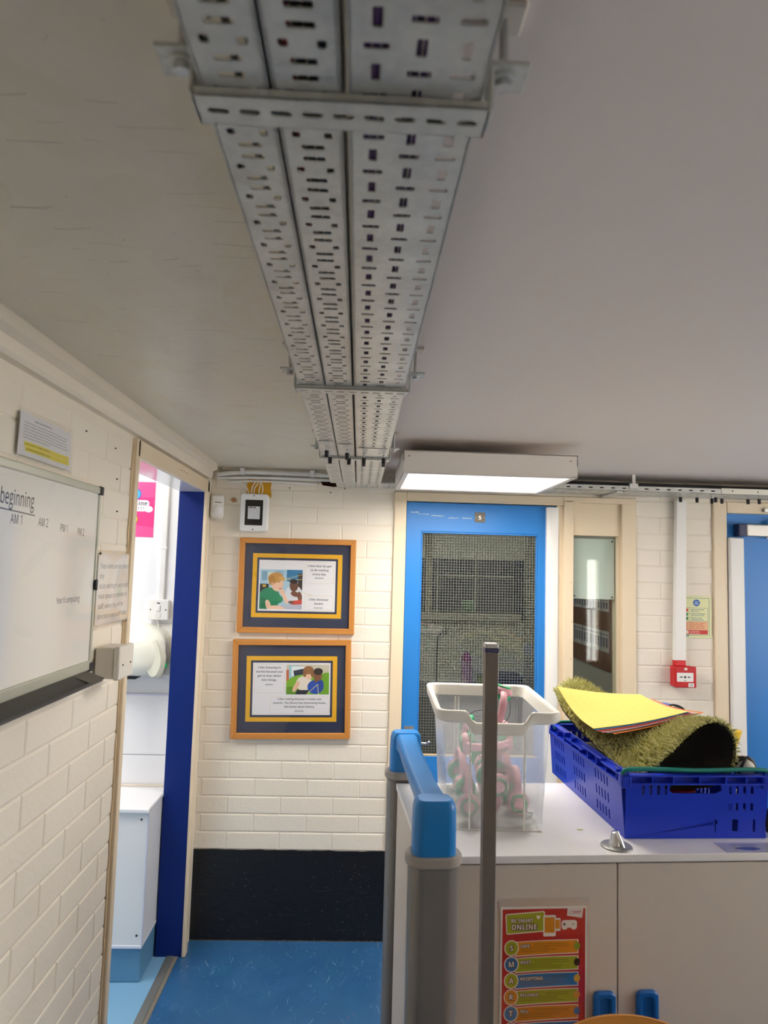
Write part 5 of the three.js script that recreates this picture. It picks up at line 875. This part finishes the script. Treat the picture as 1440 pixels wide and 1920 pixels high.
// things on the trolley top
{
  const k = thing('chrome_knob', 'chrome twin knob on a round grey plate on the trolley', 'knob', [.655, TOP + .0006, 1.436]);
  part(k, 'plate', new THREE.LatheGeometry([[0, 0], [.037, 0], [.038, .001], [.036, .003], [.02, .005], [0, .005]].map(p => new THREE.Vector2(...p)), 36), std('#9a9997', .35, { metalness: .5 }));
  part(k, 'stem', new THREE.LatheGeometry([[.017, .004], [.015, .012], [.011, .03], [.009, .034], [0, .035]].map(p => new THREE.Vector2(...p)), 20).translate(-.002, 0, 0), M.chrome);
  part(k, 'lever', loft([[0, .008, .016], [.015, .007, .014], [.03, .005, .009], [.036, .004, .006]].map(([y, a, b]) => Array.from({ length: 14 }, (_, i) => [.010 - y * .35 + a * Math.cos(i / 14 * 6.2832), .004 + y, .006 - b * Math.sin(i / 14 * 6.2832)])), true, false, true), M.chrome);
  const cardTex = canvasTex(256, 128, (c, w, h) => { c.fillStyle = '#cfd0d6'; c.fillRect(0, 0, w, h); blob(c, 120, 50, 50, 26, '#4f64a4'); blob(c, 66, 56, 12, 10, '#2d3f7c'); c.fillStyle = '#6b79a8'; for (let i = 0; i < 4; i++) c.fillRect(60, 86 + i * 9, 120, 3); });
  const cd = thing('badge_pouch', 'clear plastic badge pouch with blue print on the trolley', 'badge', [.99, TOP, 1.435], .04);
  part(cd, 'card', (() => { const g = bx(-.07, .07, 0, .0012, -.026, .026, .0004); return uvFit(g, 'x', 'z'); })(), std('#ffffff', .5, { map: cardTex })); part(cd, 'pouch', bx(-.078, .078, .0014, .0022, -.031, .031, .0003), phys('#ffffff', .1, { transmission: 1, thickness: 0, ior: 1.45 }));
  const lf = new THREE.Shape(); lf.moveTo(-.009, 0); lf.quadraticCurveTo(0, .005, .009, 0); lf.quadraticCurveTo(0, -.005, -.009, 0);
  solo('paper_scrap', 'tiny yellow green scrap on the trolley top', 'scrap', extrude(lf, .0008).rotateX(-Math.PI / 2).translate(.598, TOP + .0002, 1.332), std('#b5b83a', .7));
  const bl = thing('rubber_wheel', 'black rubber wheel toy beside the blue crate', 'toy', [1.104, TOP + .04, 1.36], .3);
  part(bl, 'tyre', new THREE.TorusGeometry(.028, .012, 12, 30), M.black); part(bl, 'hub', cyl(.02, .02, .014, 0, 0, 0, 20, 'z'), M.darkMetal);
}
// ------------------------------------------------------------------ school chair whose back shows at the bottom edge
{
  const g = thing('school_chair', 'small wooden school chair standing in front of the trolley', 'chair', [.552, 0, 1.90], Math.PI);
  const ply = std('#e8a04a', .4), leg = std('#3c3f45', .4, { metalness: .4 });
  const back = []; for (let i = 0; i <= 20; i++) { const u = i / 20 * 2 - 1; const top = .764 - .040 * Math.abs(u) ** 2.2, bot = .56 + .03 * u * u, z = .165 - .03 * u * u; back.push([[u * .165, bot, z], [u * .165, (top + bot) / 2, z + .006], [u * .165, top, z], [u * .165, top - .001, z + .011], [u * .165, (top + bot) / 2, z + .017], [u * .165, bot, z + .011]]); }
  part(g, 'backrest', uvPlane(loft(back, true, true, true), 'x', 'y'), ply);
  part(g, 'seat', uvPlane(bx(-.17, .17, .40, .412, -.17, .15, .006, 2), 'x', 'z'), ply);
  for (const s of [-1, 1]) { part(g, 'leg', tube([[s * .15, 0, -.17], [s * .145, .2, -.16], [s * .14, .398, -.15]], .009, 16, 10), leg); part(g, 'leg', tube([[s * .15, 0, .19], [s * .145, .25, .155], [s * .14, .45, .14], [s * .13, .70, .155]], .009, 24, 10), leg); }
  part(g, 'seat_rail', merge([cyl(.008, .008, .28, 0, .39, -.15, 10, 'x'), cyl(.008, .008, .28, 0, .39, .14, 10, 'x')]), leg);
}
renderer.render(scene, camera);
